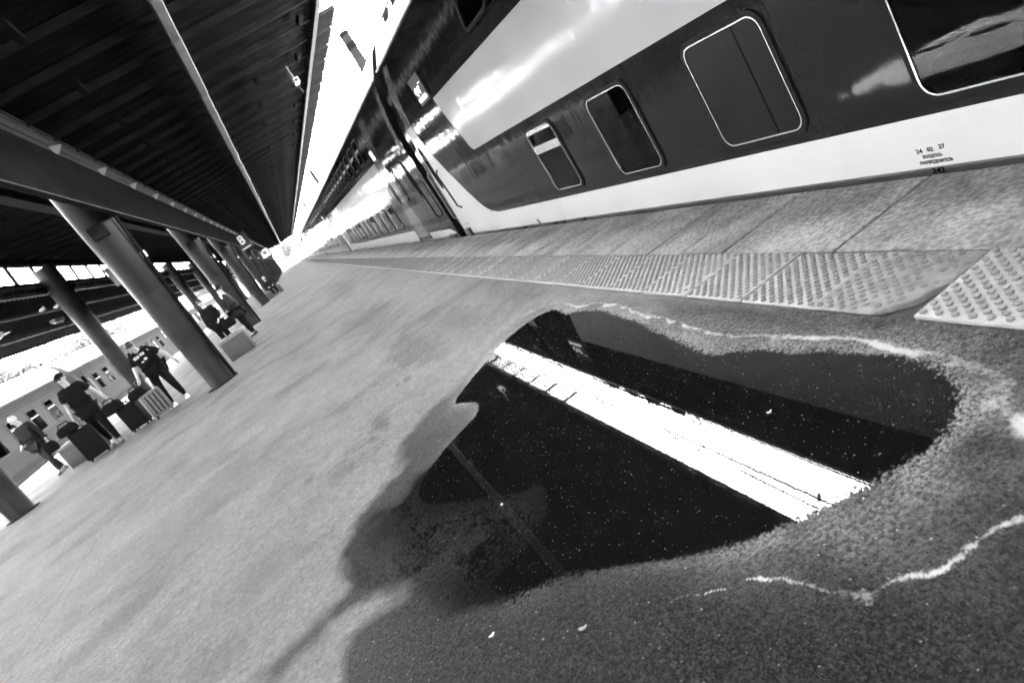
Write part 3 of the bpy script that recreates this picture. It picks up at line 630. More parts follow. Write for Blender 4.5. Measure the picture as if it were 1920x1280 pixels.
# corrugated deck (ridges run across the platform)
ROOFX = [(3.12, 4.98), (-2.3, 5.02), (-7.1, 5.86)]
ysd = []; y = YA
while y < YB: ysd += [(y,0),(y+.09,0),(y+.12,-.035),(y+.21,-.035)]; y += .24
MB().rings([[(x, y, zz+d) for x, zz in ROOFX] for y, d in ysd], False).build('roof_deck', M['deck'], CAN)
def purlin_mesh():
    mb = MB(); t = .035
    for (xa, za), (xb, zb) in zip(ROOFX, ROOFX[1:]):
        mb.add([(xa,-t,za-.15),(xa,t,za-.15),(xb,t,zb-.15),(xb,-t,zb-.15),(xa,-t,za-.135),(xa,t,za-.135),(xb,t,zb-.135),(xb,-t,zb-.135)], [(0,3,2,1),(4,5,6,7),(0,1,5,4),(1,2,6,5),(2,3,7,6),(3,0,4,7)])
        mb.add([(xa,-.006,za-.135),(xa,.006,za-.135),(xb,.006,zb-.135),(xb,-.006,zb-.135),(xa,-.006,za-.04),(xa,.006,za-.04),(xb,.006,zb-.04),(xb,-.006,zb-.04)], [(0,1,5,4),(1,2,6,5),(2,3,7,6),(3,0,4,7)])
    return mb.mesh('purlin', M['purlin'])
pm = purlin_mesh(); br = MB().box((3.17,-.012,4.80),(3.60,.012,4.87)).mesh('grille_bracket', M['steel_dark']); gu = MB().prism([(3.02,4.60),(3.06,4.83),(2.95,4.83)], 1, -.05, .05).mesh('hanger_bracket', M['steel_dark'])
y = 14.71-1.26*71
while y < YB:
    o = obj('purlin', pm, CAN, (0, y, random.gauss(0, .004)))
    if y > 14.6: obj('grille_bracket', br, CAN, (0, y, 0))
    y += 1.26
# edge grille of upright fins: closed to a slanting view, open to a steep one
mb = MB(); y = 14.71
while y < YB:
    for k in range(1, 10): mb.box((3.17,y+k*.126-.003,4.80),(3.63,y+k*.126+.003,4.832))
    y += 1.26
tag(mb.build('edge_grille', M['deck'], CAN), kind='stuff')
MB().box((3.075,YA,4.74),(3.168,YB,4.93)).build('gutter', M['girder'], CAN)
MB().box((3.634,YA,4.80),(3.644,YB,4.825)).build('edge_beam', M['girder'], CAN)
# main girder on the columns: side plate, flanges and bottom plate
MB().box((-1.953,YA,3.50),(-1.925,YB,4.469)).build('main_girder', M['deck'], CAN); MB().box((-1.99,YA,3.470),(-1.90,YB,3.499)).build('girder_flange', M['girder'], CAN); MB().box((-2.72,YA,4.66),(-1.99,YB,4.86)).build('girder_cap', M['deck'], CAN)
MB().box((-1.988,YA,4.47),(-1.955,YB,4.88)).build('girder_side_plate', M['girder'], CAN)
for zz in (4.885, 4.80, 4.62): MB().box((-1.954,YA,zz),(-1.925 if zz > 4.85 else -1.94,YB,zz+.03)).build('girder_rib', M['girder'], CAN)
gus = MB().add([(-1.95,-.26,4.60),(-1.95,.16,4.60),(-1.95,-.06,4.455),(-1.80,-.02,4.60)], [(0,1,2),(0,3,1),(0,2,3),(1,3,2)]).mesh('lamp_bracket', M['steel_grey'])
y = 12.81-2.85*28
while y < YB: obj('lamp_bracket', gus, CAN, (0, y, 0)); y += 2.85
MB().box((-3.75,YA,4.96),(-3.52,YB,5.14)).build('side_girder', M['girder'], CAN)
MB().box((-7.15,YA,5.62),(-6.95,YB,5.80)).build('eaves_girder', M['steel_dark'], CAN)
st = MB().box((-.045,-.28,4.73),(.045,.28,4.83)).mesh('bracing', M['deck'])
for xx in (-.95, 2.75, 1.7):
    y = 9.0
    while y < 80:
        if random.random() < .7: obj('bracing', st, CAN, (xx, y, 0))
        y += 2.52
# clerestory band on the far side: mullions, panes, castellated beam
MB().box((-7.22,YA,4.86),(-6.98,YB,4.95)).build('clerestory_sill', M['steel_dark'], CAN)
ml = MB().add([(-7.06,-.07,4.94),(-6.98,-.07,4.94),(-6.98,.07,4.94),(-7.06,.07,4.94),(-7.01,-.07,5.64),(-6.93,-.07,5.64),(-6.93,.07,5.64),(-7.01,.07,5.64)], [(0,3,2,1),(4,5,6,7),(0,1,5,4),(1,2,6,5),(2,3,7,6),(3,0,4,7)]).mesh('mullion', M['steel_dark'])
pnm = MB().add([(-7.035,.07,4.94),(-7.03,.07,4.94),(-7.03,2.10,4.94),(-7.035,2.10,4.94),(-6.985,.07,5.64),(-6.98,.07,5.64),(-6.98,2.10,5.64),(-6.985,2.10,5.64)], [(0,3,2,1),(4,5,6,7),(0,1,5,4),(1,2,6,5),(2,3,7,6),(3,0,4,7)]).mesh('clerestory_pane', M['clear'])
y = 24.6-2.17*45; k = 0
while y < YB: obj('mullion', ml, CAN, (0, y, 0)); obj('clerestory_pane', pnm, CAN, (0, y, 0)); y += 2.17
mb = MB(); mb.box((-7.14,YA,4.78),(-7.00,YB,4.858)); mb.box((-7.14,YA,4.50),(-7.00,YB,4.62)); mb.build('lattice_flange', M['steel_grey'], CAN)
cp = MB().box((-7.10,-.04,4.62),(-7.02,.04,4.78)).mesh('lattice_post', M['steel_grey'])
y = 4.0
while y < 120: obj('lattice_post', cp, CAN, (0, y, 0)); y += .9
MB().box((-7.13,YA,4.60),(-7.11,YB,4.79)).build('lattice_web', M['black'], CAN)
# lower side roof, sloping to the far platform edge
LR = [(-7.05, 4.52), (-10.4, 3.86)]
ysd2 = []; y = YA
while y < YB: ysd2 += [(y,0),(y+.14,0),(y+.18,-.03),(y+.30,-.03)]; y += .36
MB().rings([[(x, y, zz+d) for x, zz in LR] for y, d in ysd2], False).build('side_roof_deck', M['deck'], CAN)
MB().box((-10.46,YA,3.78),(-10.38,YB,3.92)).build('side_fascia', M['steel_dark'], CAN)
for xx, zz in ((-7.75, 4.19), (-9.2, 3.95)): MB().tube([(xx,YA,zz),(xx,YB,zz)], .05, 8).build('service_pipe', M['steel_grey'], CAN, True)

# lamp trough hung from the canopy in sections
TR = MB(); TR.prism([(.455,4.74),(.475,4.70),(.60,4.70),(.62,4.74),(.58,4.80),(.50,4.80)], 1, .015, 1.745)
trm = TR.mesh('lamp_trough', M['tray']); jn = MB().prism([(.445,4.735),(.47,4.69),(.605,4.69),(.63,4.735),(.585,4.81),(.49,4.81)], 1, -.02, .02).mesh('joint_clip', M['steel_grey'])
TRO = thing('strip_light', 'long pale strip-light trough running the length of the dark canopy', 'strip light')
y = 11.59-1.76*48
while y < YB-1: obj('trough_section', trm, TRO, (random.gauss(0,.006), y, random.gauss(0,.006))); obj('joint_clip', jn, TRO, (0, y, 0)); y += 1.76

# columns
def column(label, x, y, pipe):
    c = thing('canopy_column', label, 'column', (x, y, 0), 0, 'tapered columns carrying the canopy')
    top = 4.66 if x > -4 else 5.25
    zt = lambda zz: .222+(.362-.222)*min(1, zz/4.4)
    MB().lathe([(.240,.0),(zt(0)+.004,.02),(zt(1)+.004,1.0),(zt(2.05)+.004,2.05)], n=40).build('lower_shaft', M['column_low'], c, True)
    MB().lathe([(zt(2.05)-.001,2.05),(zt(3.2),3.2),(zt(top),top)], n=40).build('upper_shaft', M['column'], c, True)
    MB().lathe([(.32,-.005),(.32,.014),(.245,.024)], n=32).build('foot_ring', M['steel_dark'], c, True)
    if pipe:
        pp = MB().tube([(.27,-.10,.0),(.27,-.10,1.0),(.30,-.10,2.2),(.345,-.16,3.45)], .035, 8).build('downpipe', M['steel_dark'], c, True)
        MB().tube([(.315,-.10,2.62),(.322,-.10,2.74)], .05, 8).build('pipe_collar', M['white_metal'], pp)
        MB().box((-.14,-.40,3.22),(.14,-.29,3.46)).build('junction_box', M['steel_dark'], c)
    return c
ordn = ['first', 'second', 'third', 'fourth', 'fifth', 'sixth', 'seventh', 'eighth', 'ninth', 'tenth', 'eleventh']
COLY = [13.9+12.0*k for k in range(11)]
c1 = column('first column of the row nearer the double-deck train, with a downpipe, beside the woman with the trolley case', -2.33, COLY[0], True)
c2 = column('first column of the row nearer the old side train, beside the old man with the bag', -6.65, 14.5, False)
for k, y in enumerate(COLY[1:], 1):
    c = copy_tree(c1); c.location = (-2.33, y, 0); c['label'] = f'{ordn[k]} column of the row nearer the double-deck train, with a downpipe'
    c = copy_tree(c2); c.location = (-6.65, y+.6, 0); c['label'] = f'{ordn[k]} column of the row nearer the old side train, without a downpipe'

# signs and fittings hung from the canopy
def sign8():
    t = thing('platform_sign', 'black hanging platform sign with a white number 8', 'sign', (-1.75, 48.6, 3.35))
    MB().box((-.45,-.04,-.15),(.45,.04,.95)).build('board', M['sign_black'], t)
    letter(t, '8', .82, -.045, .42, -.05, .42, M['sign_white'], 'number', (R(90), 0, 0)).location = (-.02, -.045, .50)
    MB().box((-.32,-.046,-.06),(.32,-.0405,-.01)).build('underline', M['sign_white'], t)
    for xx in (-.35, .35): MB().tube([(xx,0,.95),(xx,0,1.55)], .02, 6).build('hanger', M['steel_dark'], t)
sign8()
t = thing('hanging_notice', 'small white square notice hung far along the main girder', 'sign', (-1.75, 84, 2.75))
MB().box((-.45,-.04,0),(.45,.04,.95)).build('board', M['sign_white'], t); MB().box((-.22,-.046,.35),(.22,-.0405,.7)).build('pictogram', M['steel_grey'], t)
for xx in (-.3, .3): MB().tube([(xx,0,.95),(xx,0,1.9)], .02, 6).build('hanger', M['steel_dark'], t)
t = thing('security_camera', 'small security camera hanging under the canopy edge', 'camera', (2.48, 17.1, 4.5))
MB().tube([(0,0,.0),(0,0,.34)], .02, 6).build('stem', M['steel_grey'], t); MB().cbox((0,-.08,-.06),(.11,.30,.11)).build('housing', M['white_metal'], t)
MB().tube([(0,-.23,-.06),(0,-.25,-.06)], .04, 12).build('lens', M['black'], t); MB().tube([(.0,.06,-.1),(.05,.2,-.3),(.0,.35,-.1),(0,.4,.3)], .008, 5).build('cable', M['black'], t)
t = thing('hanging_loudspeaker', 'grey box on a long drop rod between the two column rows', 'loudspeaker', (-3.75, 20, 3.2))
MB().tube([(0,0,.3),(.1,0,1.85)], .035, 8).build('drop_rod', M['girder'], t); MB().cbox((0,0,.05),(.30,.22,.52)).build('housing', M['steel_grey'], t)
t = thing('side_lamp', 'grey lamp head on an arm under the low side roof', 'lamp', (-8.3, 24.2, 3.95))
MB().tube([(0,0,0),(0,0,.35)], .03, 6).build('stem', M['steel_grey'], t); MB().prism([(-.35,-.06),(.35,-.06),(.25,.08),(-.25,.08)], 1, -.22, .22).build('housing', M['steel_grey'], t); MB().lathe([(.13,-.09),(.10,-.065)], n=16).build('lens', M['white_metal'], t)
for k, (yy, lab) in enumerate(((27.5, 'pale floodlight clamped to the side pipe, alone'), (29.0, 'pale floodlight clamped to the side pipe next to the slanted tube'))):
    t = thing('floodlight', lab, 'lamp', (-7.75, yy, 4.24)); MB().cbox((0,0,.14),(.18,.16,.26)).build('housing', M['white_metal'], t); MB().cbox((0,0,0),(.05,.05,.10)).build('clamp', M['steel_dark'], t)
t = thing('tube_lamp', 'slanted pale tube lamp under the low side roof', 'lamp', (-8.3, 30, 3.98))
MB().cbox((0,0,0),(.20,1.1,.12)).build('housing', M['steel_grey'], t); MB().tube([(0,-.5,-.09),(0,.5,-.09)], .03, 8).build('tube', M['white_metal'], t)

# ------------------------------------------------------------------ the older train on the left track
SL0 = -10.62
def old_carriage():
    c = thing('older_carriage', 'x', 'train carriage', (0,0,0), 0, 'carriages of the older single-deck train')
    L = 22.6; p = [(SL0-.1,-.9),(SL0,-.6),(SL0,.2),(SL0,2.30)]; rf = [(SL0+.02,2.30),(SL0+.04,2.36),(SL0-.02,2.42),(SL0-.10,2.62),(SL0-.32,2.92),(SL0-.7,3.12),(SL0-1.5,3.2)]
    mid = SL0-1.5; mir = lambda q: [(2*mid-x, zz) for x, zz in reversed(q)]
    mb = MB(); full = p+rf+mir(p+rf)[1:]
    mb.rings([[(x, y, zz) for x, zz in full] for y in (0, L)]); mb.build('body', M['side_paint'], c, True)
    r2 = rf[2:]+mir(rf[2:])[1:]
    MB().rings([[(x, y, zz+.004) for x, zz in r2] for y in (-.02, L+.02)], False).build('roof', M['roof_white'], c, True)
    MB().box((SL0+.005,0,2.31),(SL0+.045,L,2.37)).build('cornice', M['white_metal'], c)
    for zz, h_ in ((2.18,.03),(2.08,.03),(1.98,.03),(.80,.03),(.72,.03),(.64,.03),(.56,.03),(.48,.03),(.40,.03),(.32,.03)): MB().box((SL0,.1,zz),(SL0+.018,L-.1,zz+h_)).build('side_rib', M['side_band'], c)
    MB().box((SL0,0,.10),(SL0+.012,L,.30)).build('sill_band', M['side_band'], c)
    fr = MB(); ring_mesh(fr, rrect(-.47,.47,-.47,.47,.1), rrect(-.40,.40,-.40,.40,.07), 0, -.01, .022); frm = fr.mesh('window_frame', M['side_paint'])
    pnm_ = MB().prism(rrect(-.42,.42,-.42,.42,.07), 0, .004, .010).mesh('pane', M['pane']); rc = MB().prism(rrect(-.42,.42,-.42,.42,.07), 0, -.001, .0025).mesh('recess', M['inner'])
    tr = MB().box((.011,-.40,.10),(.02,.40,.15)).mesh('transom', M['white_metal'])
    y = 2.6
    while y < L-2: 
        w = obj('window', None, c, (SL0+.001, y, 1.33)); obj('frame', frm, w); obj('pane', pnm_, w); obj('recess', rc, w); obj('transom', tr, w); y += 1.84
    for yy in (.95, L-.95):
        d = MB().prism(rrect(-.42,.42,-.95,.95,.04), 0, -.004, .010).build('door', M['side_band'], c); d.location = (SL0, yy, 1.18)
        MB().prism(rrect(-.22,.22,.15,.7,.05), 0, .011, .016).build('door_pane', M['pane'], d)
        MB().tube([(.012,.5,-.6),(.05,.5,-.5),(.05,.5,.4),(.012,.5,.5)], .016, 6).build('handrail', M['white_metal'], d)
    mb = MB(); mb.box((SL0-.5,1,-1.2),(SL0-.2,L-1,-.6)); mb.build('underframe', M['black'], c)
    mb = MB()
    for yy in np.arange(1.5, L-1, 1.7): mb.box((SL0-1.0,yy,3.10),(SL0-.7,yy+.9,3.21))
    mb.build('roof_vents', M['steel_dark'], c)
    return c
oc = old_carriage(); oc['label'] = 'older ribbed single-deck carriage whose end stands beyond the old man with the bag'; oc.location = (0, 11.2, 0)
for k, lab in ((-2, 'older single-deck carriage standing just short of the first side column'), (-3, 'older single-deck carriage standing two cars short of the first side column'), (-4, 'older single-deck carriage at the rear of the side train')):
    c = copy_tree(oc); c.location = (0, 11.2+23.4*(k+1), 0); c['label'] = lab
for k, lab in enumerate(['older single-deck carriage seen past the man in the cap and the woman', 'older single-deck carriage seen past the pair by the granite bin', 'older single-deck carriage farthest along the side track']):
    c = copy_tree(oc); c.location = (0, 11.2+23.4*(k+1), 0); c['label'] = lab
mb = MB(); mb.rings([[(SL0-.3,y,-.3),(SL0-.3,y,2.4),(SL0-2.7,y,2.4),(SL0-2.7,y,-.3)] for y in (33.82,34.2,34.58)]); tag(mb.build('gangway_bellows', M['rubber']), 'black gangway between the older single-deck carriages', 'gangway')

# ------------------------------------------------------------------ overhead line
def mast(x, y, lab):
    t = thing('catenary_mast', lab, 'mast', (x, y, -1.3), 0, 'overhead line masts behind the double-deck train')
    MB().lathe([(.24,0),(.23,4),(.19,8.3)], n=16).build('pole', M['mast'], t, True); MB().lathe([(.205,7.75),(.205,8.0)], n=16).build('band', M['wire'], t); MB().lathe([(.20,8.31),(.21,8.33),(.21,8.43),(.15,8.46)], n=16).build('cap', M['wire'], t)
    MB().tube([(0,0,7.9),(-.9,-.2,7.55)], .02, 6).build('stay', M['wire'], t); MB().tube([(.1,0,7.8),(1.3,.1,8.2)], .02, 6).build('outrigger', M['wire'], t)
    MB().tube([(0,0,7.2),(-2.3,0,7.4)], .03, 6).build('cantilever', M['wire'], t)
mast(6.6, 28.0, 'stout concrete overhead line mast with black cap behind the second carriage'); mast(6.6, 71, 'thin far mast behind the third carriage'); mast(6.6, 110, 'thinnest far mast rising behind the end of the train')
for k, (x, zz, lab) in enumerate(((4.25, 5.0, 'contact wire strung above the double-deck train'), (4.4, 6.3, 'upper carrier wire strung above the double-deck train'))):
    mb = MB(); mb.tube([(x, yy, zz+.25*math.cos(yy/43*6.28)*(k)) for yy in np.arange(-30, 200, 5)], .010, 5); tag(mb.build('overhead_wire', M['wire']), lab, 'wire', 'overhead wires')
mb = MB(); mb.tube([(3.65,33.5,4.85),(5.0,33.7,5.35),(6.6,34,5.6)], .014, 5); tag(mb.build('cross_span_wire', M['wire']), 'short dark cross wire from canopy edge over the train', 'wire')

# ------------------------------------------------------------------ trees and buildings beyond
def leaf_crown(seed, rx, rz, n):
    rnd = np.random.default_rng(seed); mb = MB(); cl = [(rnd.normal(0,.45)*rx, rnd.normal(0,.45)*rx, rz*rnd.uniform(-.8,.9), rnd.uniform(.3,.55)*rx) for _ in range(26)]
    for _ in range(n):
        c = cl[rnd.integers(len(cl))]; d = rnd.normal(size=3); d /= np.linalg.norm(d); p = np.array(c[:3])+d*c[3]*rnd.uniform(.5,1)**.5
        u = rnd.normal(size=3); u /= np.linalg.norm(u); v = np.cross(u, rnd.normal(size=3)); v /= np.linalg.norm(v)+1e-6; s = rnd.uniform(.12,.26)
        mb.add([p-u*s, p+v*s*.6, p+u*s, p-v*s*.6], [(0,1,2,3)])
    return mb
def tree_proto(seed):
    t = thing('tree', 'x', 'tree', (0,0,-1.3), 0, 'trees beyond the station')
    rnd = random.Random(seed); mb = MB(); mb.tube([(0,0,0),(.1,.05,1.8),(.0,.1,3.6),(.1,0,6)], [.28,.2,.15,.06], 8)
    for k in range(6): a_ = k*1.05+rnd.random(); zz = 2.2+k*.5; mb.tube([(0,.05,zz),(math.cos(a_)*.9,math.sin(a_)*.9,zz+.9),(math.cos(a_)*1.8,math.sin(a_)*1.8,zz+1.5)], [.1,.07,.03], 6)
    mb.build('trunk', M['bark'], t, True); o = leaf_crown(seed, 2.6, 2.2, 6500).build('crown', M['leaf'], t); o.location = (0,0,5.4); return t
tp = [tree_proto(1), tree_proto(2)]
extra = [(-24-5*((k_*7) % 5)/4, 40+6.6*k_+2*math.sin(k_*2.3), .74+.30*((k_*5) % 7)/6) for k_ in range(14)]
spots = [(-31, 70, 1.0), (-33, 88, 1.15), (-29, 104, .9), (-34, 120, 1.1), (-30, 52, .8), (-7, 196, 1.2), (1, 205, 1.0), (-15, 190, 1.1), (12, 215, 1.3), (-24, 205, 1.25), (20, 200, 1.1)]
labs = ['leafy tree beyond the older train', 'taller leafy tree beyond the older train', 'low leafy tree beyond the older train', 'far leafy tree beyond the older train', 'leafy tree beyond the older train, next to the pale building', 'sunlit tree past the end of the platform', 'small sunlit tree past the end of the platform', 'sunlit tree past the end of the side track', 'tall sunlit tree past the end of the double-deck train', 'wide sunlit tree past the end of the side track', 'sunlit tree behind the end of the double-deck train']
spots += extra; ot = ['first','second','third','fourth','fifth','sixth','seventh','eighth','ninth','tenth','eleventh','twelfth','thirteenth','last']; labs += [f'{q} tree of the close row behind the older train, counted towards the far end' for q in ot]
for k, (x, y, s) in enumerate(spots):
    t = tp[k] if k < 2 else copy_tree(tp[k % 2]); t.location = (x, y, -1.3); t.scale = (s, s, s*1.05); t.rotation_euler = (0, 0, k*1.3); t['label'] = labs[k]
bd = thing('station_building', 'pale low building far beyond the older train', 'building', (-38, 60, -1.3))
MB().box((-5,-9,0),(5,9,6.2)).build('wall', M['brick_far'], bd); MB().prism([(-5.4,6.2),(5.4,6.2),(0,8.2)], 1, -9.4, 9.4).build('roof', M['steel_grey'], bd)
wm = MB().box((-.02,-.6,-.8),(.05,.6,.8)).mesh('window', M['pane'])
for zz in (1.8, 4.4):
    for yy in range(-7, 8, 2): obj('window', wm, bd, (5, yy, zz))

# ------------------------------------------------------------------ people and luggage
def skin_mesh(name, J, E, rad, m, root=None, sub=2):
    me = bpy.data.meshes.new(name); keys = list(J); me.from_pydata([J[k] for k in keys], [(keys.index(a), keys.index(b)) for a, b in E], [])
    o = bpy.data.objects.new(name, me); COL.objects.link(o)
    md = o.modifiers.new('s', 'SKIN'); md.use_smooth_shade = True
    sv = me.skin_vertices[0].data
    for i, k in enumerate(keys):
        r_ = rad[k]; sv[i].radius = r_ if isinstance(r_, tuple) else (r_, r_); sv[i].use_root = (k == root)
    md2 = o.modifiers.new('u', 'SUBSURF'); md2.levels = md2.render_levels = sub
    bpy.context.view_layer.update(); ev = bpy.data.meshes.new_from_object(o.evaluated_get(bpy.context.evaluated_depsgraph_get()))
    bpy.data.objects.remove(o); ev.materials.clear(); ev.materials.append(m); ev.name = name
    ev.polygons.foreach_set('use_smooth', [True]*len(ev.polygons)); return ev
def person(label, loc, rz, H, pose, top='cloth_black', legs='cloth_black', shoes='shoe_dark', hair='hair_dark', sleeve='short', cap=False, bulk=1.0, glasses=False, longhair=False, group=None, skirt=0):
    """figure faces local -Y; pose gives joints in metres for a 1.75 m body"""
    t = thing('person', label, 'person', loc, rz, group); s = H/1.75; V = lambda k: Vector(pose[k])*s
    hd, nk, ch, wa, pe = V('head'), V('neck'), V('chest'), V('waist'), V('pelvis')
    J, E, rad = {}, [], {}
    def put(k, p, r_, par=None):
        J[k] = tuple(p); rad[k] = tuple(x*s for x in r_) if isinstance(r_, tuple) else r_*s
        if par: E.append((par, k))
    b = bulk
    put('pelvis', pe, (.155*b,.115*b)); put('waist', wa, (.135*b,.10*b), 'pelvis'); put('chest', ch, (.165*b,.115*b), 'waist'); put('neck', nk, (.058,.058), 'chest')
    up = (hd-nk).normalized(); f = Vector(pose.get('face', (0,-1,0))).normalized(); f = (f-up*f.dot(up)).normalized(); rt = f.cross(up)
    put('jaw', hd-up*.055*s+f*.018*s, (.062,.066), 'neck'); put('skull', hd+up*.03*s-f*.008*s, (.077,.088), 'jaw'); put('crown', hd+up*.085*s-f*.01*s, (.055,.062), 'skull')
    for sd_, sg in (('l', 1), ('r', -1)):
        sh, el, ha = V('sh_'+sd_), V('el_'+sd_), V('ha_'+sd_)
        put('sh'+sd_, sh, .058*b, 'chest'); put('el'+sd_, el, .043*b, 'sh'+sd_); d = (ha-el).normalized(); wr = ha-d*.04*s
        put('wr'+sd_, wr, (.030,.026), 'el'+sd_); put('pa'+sd_, ha+d*.02*s, (.038,.020), 'wr'+sd_)
        side = d.cross(Vector((0,-1,.2))).normalized(); bend = side.cross(d).normalized()
        for q, (off, ln) in enumerate(((-.028,.055),(-.010,.066),(.009,.062),(.026,.048))):
            k1 = f'f{q}{sd_}'; put(k1, ha+d*(.05+ln*.5)*s+side*off*s, .0095, 'pa'+sd_); put(k1+'t', ha+d*(.05+ln*.85)*s+side*off*s+bend*.028*s, .0075, k1)
        put('th'+sd_, ha+d*.02*s+side*(-.045)*s+bend*.02*s, .0105, 'wr'+sd_); put('tt'+sd_, ha+d*.055*s+side*(-.050)*s+bend*.035*s, .008, 'th'+sd_)
        hp, kn, an, to = V('hip_'+sd_), V('kn_'+sd_), V('an_'+sd_), V('to_'+sd_)
        put('hip'+sd_, hp, .088*b, 'pelvis'); put('kn'+sd_, kn, .058*b, 'hip'+sd_); put('calf'+sd_, kn.lerp(an, .35), .055*b, 'kn'+sd_); put('an'+sd_, an, .037, 'calf'+sd_); put('to'+sd_, to, (.040,.028), 'an'+sd_)
    rb = dict(rad)
    for k_ in ('pelvis', 'waist', 'chest', 'shl', 'shr', 'hipl', 'hipr', 'knl', 'knr', 'calfl', 'calfr'): rb[k_] = tuple(x*.72 for x in rad[k_]) if isinstance(rad[k_], tuple) else rad[k_]*.72
    obj('body', skin_mesh('body', J, E, rb, M['skin'], 'pelvis'), t)
    # clothing, grown from the same joints a little larger
    def part(name, keys, edges, grow, m, root):
        Jp = {k: J[k] for k in keys}; rp = {k: (tuple(x*grow+.006 for x in rad[k]) if isinstance(rad[k], tuple) else rad[k]*grow+.006) for k in keys}
        return obj(name, skin_mesh(name, Jp, edges, rp, M[m], root), t)
    for sd_ in 'lr':
        J['mid'+sd_] = tuple(Vector(J['sh'+sd_]).lerp(Vector(J['el'+sd_]), .72)); rad['mid'+sd_] = .062*b*s
        J['cuff'+sd_] = tuple(Vector(J['el'+sd_]).lerp(Vector(J['wr'+sd_]), .92)); rad['cuff'+sd_] = .040*s
    J['hem'] = tuple(pe.lerp(wa, .1)-Vector((0,0,.06*s))); rad['hem'] = (.165*b*s, .125*b*s)
    J['coll'] = tuple(nk.lerp(ch, .35)); rad['coll'] = (.075*s, .07*s)
    ks = ['hem','pelvis','waist','chest','coll','shl','shr']; es = [('hem','pelvis'),('pelvis','waist'),('waist','chest'),('chest','coll'),('chest','shl'),('chest','shr')]
    for sd_ in 'lr':
        if sleeve == 'short': ks.append('mid'+sd_); es.append(('sh'+sd_, 'mid'+sd_))
        else: ks += ['el'+sd_, 'cuff'+sd_]; es += [('sh'+sd_, 'el'+sd_), ('el'+sd_, 'cuff'+sd_)]
    if skirt:
        J['coat'] = tuple(pe-Vector((0,0,skirt*s))); rad['coat'] = (.20*b*s, .16*b*s); ks.append('coat'); es.append(('hem','coat'))
    shirt = part('jacket' if sleeve == 'long' else 'shirt', ks, es, 1.10, top, 'pelvis')
    t['_shirt'] = shirt.name
    part('trousers', ['pelvis','hipl','hipr','knl','knr','calfl','calfr','anl','anr'], [('pelvis','hipl'),('pelvis','hipr'),('hipl','knl'),('hipr','knr'),('knl','calfl'),('knr','calfr'),('calfl','anl'),('calfr','anr')], 1.10, legs, 'pelvis')
    for sd_ in 'lr':
        an, to = Vector(J['an'+sd_]), Vector(J['to'+sd_]); d = (to-an); d.z = 0; d = d.normalized() if d.length > 1e-3 else Vector((0,-1,0)); zf = min(an.z-.085*s, to.z-.03*s); mb = MB(); sdv = Vector((-d.y, d.x, 0))
        prof = [(-.075,.040,.075),(-.03,.042,.10),(.05,.044,.075),(.12,.048,.055),(.17,.036,.04),(.19,.016,.025)]
        mb.rings([[tuple(Vector((an.x,an.y,zf))+d*a_*s+sdv*w_*s*c_+Vector((0,0,h_*s*z_))) for c_, z_ in ((-1,0),(1,0),(.95,.5),(.55,1),(-.55,1),(-.95,.5))] for a_, w_, h_ in prof])
        mb.build('shoe', M[shoes], t, True)
    # face and hair
    def P(a_, u_, r_): return hd+f*a_*s+up*u_*s+rt*r_*s
    mb = MB(); mb.rings([[tuple(P(.075+.001,.028,0)), tuple(P(.082,-.018,.016)), tuple(P(.082,-.018,-.016))],[tuple(P(.086,.024,0)), tuple(P(.108,-.014,.007)), tuple(P(.108,-.014,-.007))]]); mb.build('nose', M['skin'], t, True)
    for sg in (-1, 1):
        MB().ball(P(.078,.022,.030*sg), (.012*s,.010*s,.008*s), 8, 6).build('eye', M['hair_dark'], t, True); MB().ball(P(-.005,.0,.080*sg), (.012*s,.022*s,.032*s), 8, 6).build('ear', M['skin'], t, True)
    MB().ball(P(.077,-.052,0), (.024*s,.010*s,.007*s), 8, 5).build('mouth', M['cloth_mid'], t, True)
    if glasses:
        mb = MB(); [mb.ball(P(.092,.022,.032*sg), (.028*s,.008*s,.020*s), 10, 6) for sg in (-1,1)]; mb.tube([P(.095,.025,-.03), P(.095,.025,.03)], .004*s, 5); mb.build('glasses', M['black'], t, True)
    # hair cap: upper and rear part of a skull shell
    mb = MB(); n, mrow = 16, 8; rows = []
    for kk in range(mrow+1):
        th = math.pi*.62*kk/mrow; row = []
        for i in range(n):
            ph = 2*math.pi*i/n; fwd = math.cos(ph); th2 = th*(1-.30*max(0, fwd)) if not longhair else th*(1-.25*max(0, fwd)+.25*max(0, -fwd))
            row.append(tuple(P(-.012+.098*math.sin(th2)*fwd, .035+.105*math.cos(th2), .090*math.sin(th2)*math.sin(ph))))
        rows.append(row)
    mb.rings(rows); mb.build('hair', M[hair], t, True)
    if cap:
        mb = MB(); rows = [[tuple(P(-.006+.104*math.sin(th)*math.cos(2*math.pi*i/16), .045+.100*math.cos(th), .097*math.sin(th)*math.sin(2*math.pi*i/16))) for i in range(16)] for th in np.linspace(.02, 1.5, 7)]
        mb.rings(rows); c = mb.build('cap', M['cloth_black'], t, True)
        MB().rings([[tuple(P(.085,.050,-.07)),tuple(P(.15,.040,-.05)),tuple(P(.165,.038,0)),tuple(P(.15,.040,.05)),tuple(P(.085,.050,.07))],[tuple(P(.085,.058,-.07)),tuple(P(.15,.047,-.05)),tuple(P(.165,.045,0)),tuple(P(.15,.047,.05)),tuple(P(.085,.058,.07))]]).build('visor', M['cloth_black'], c)
    return t
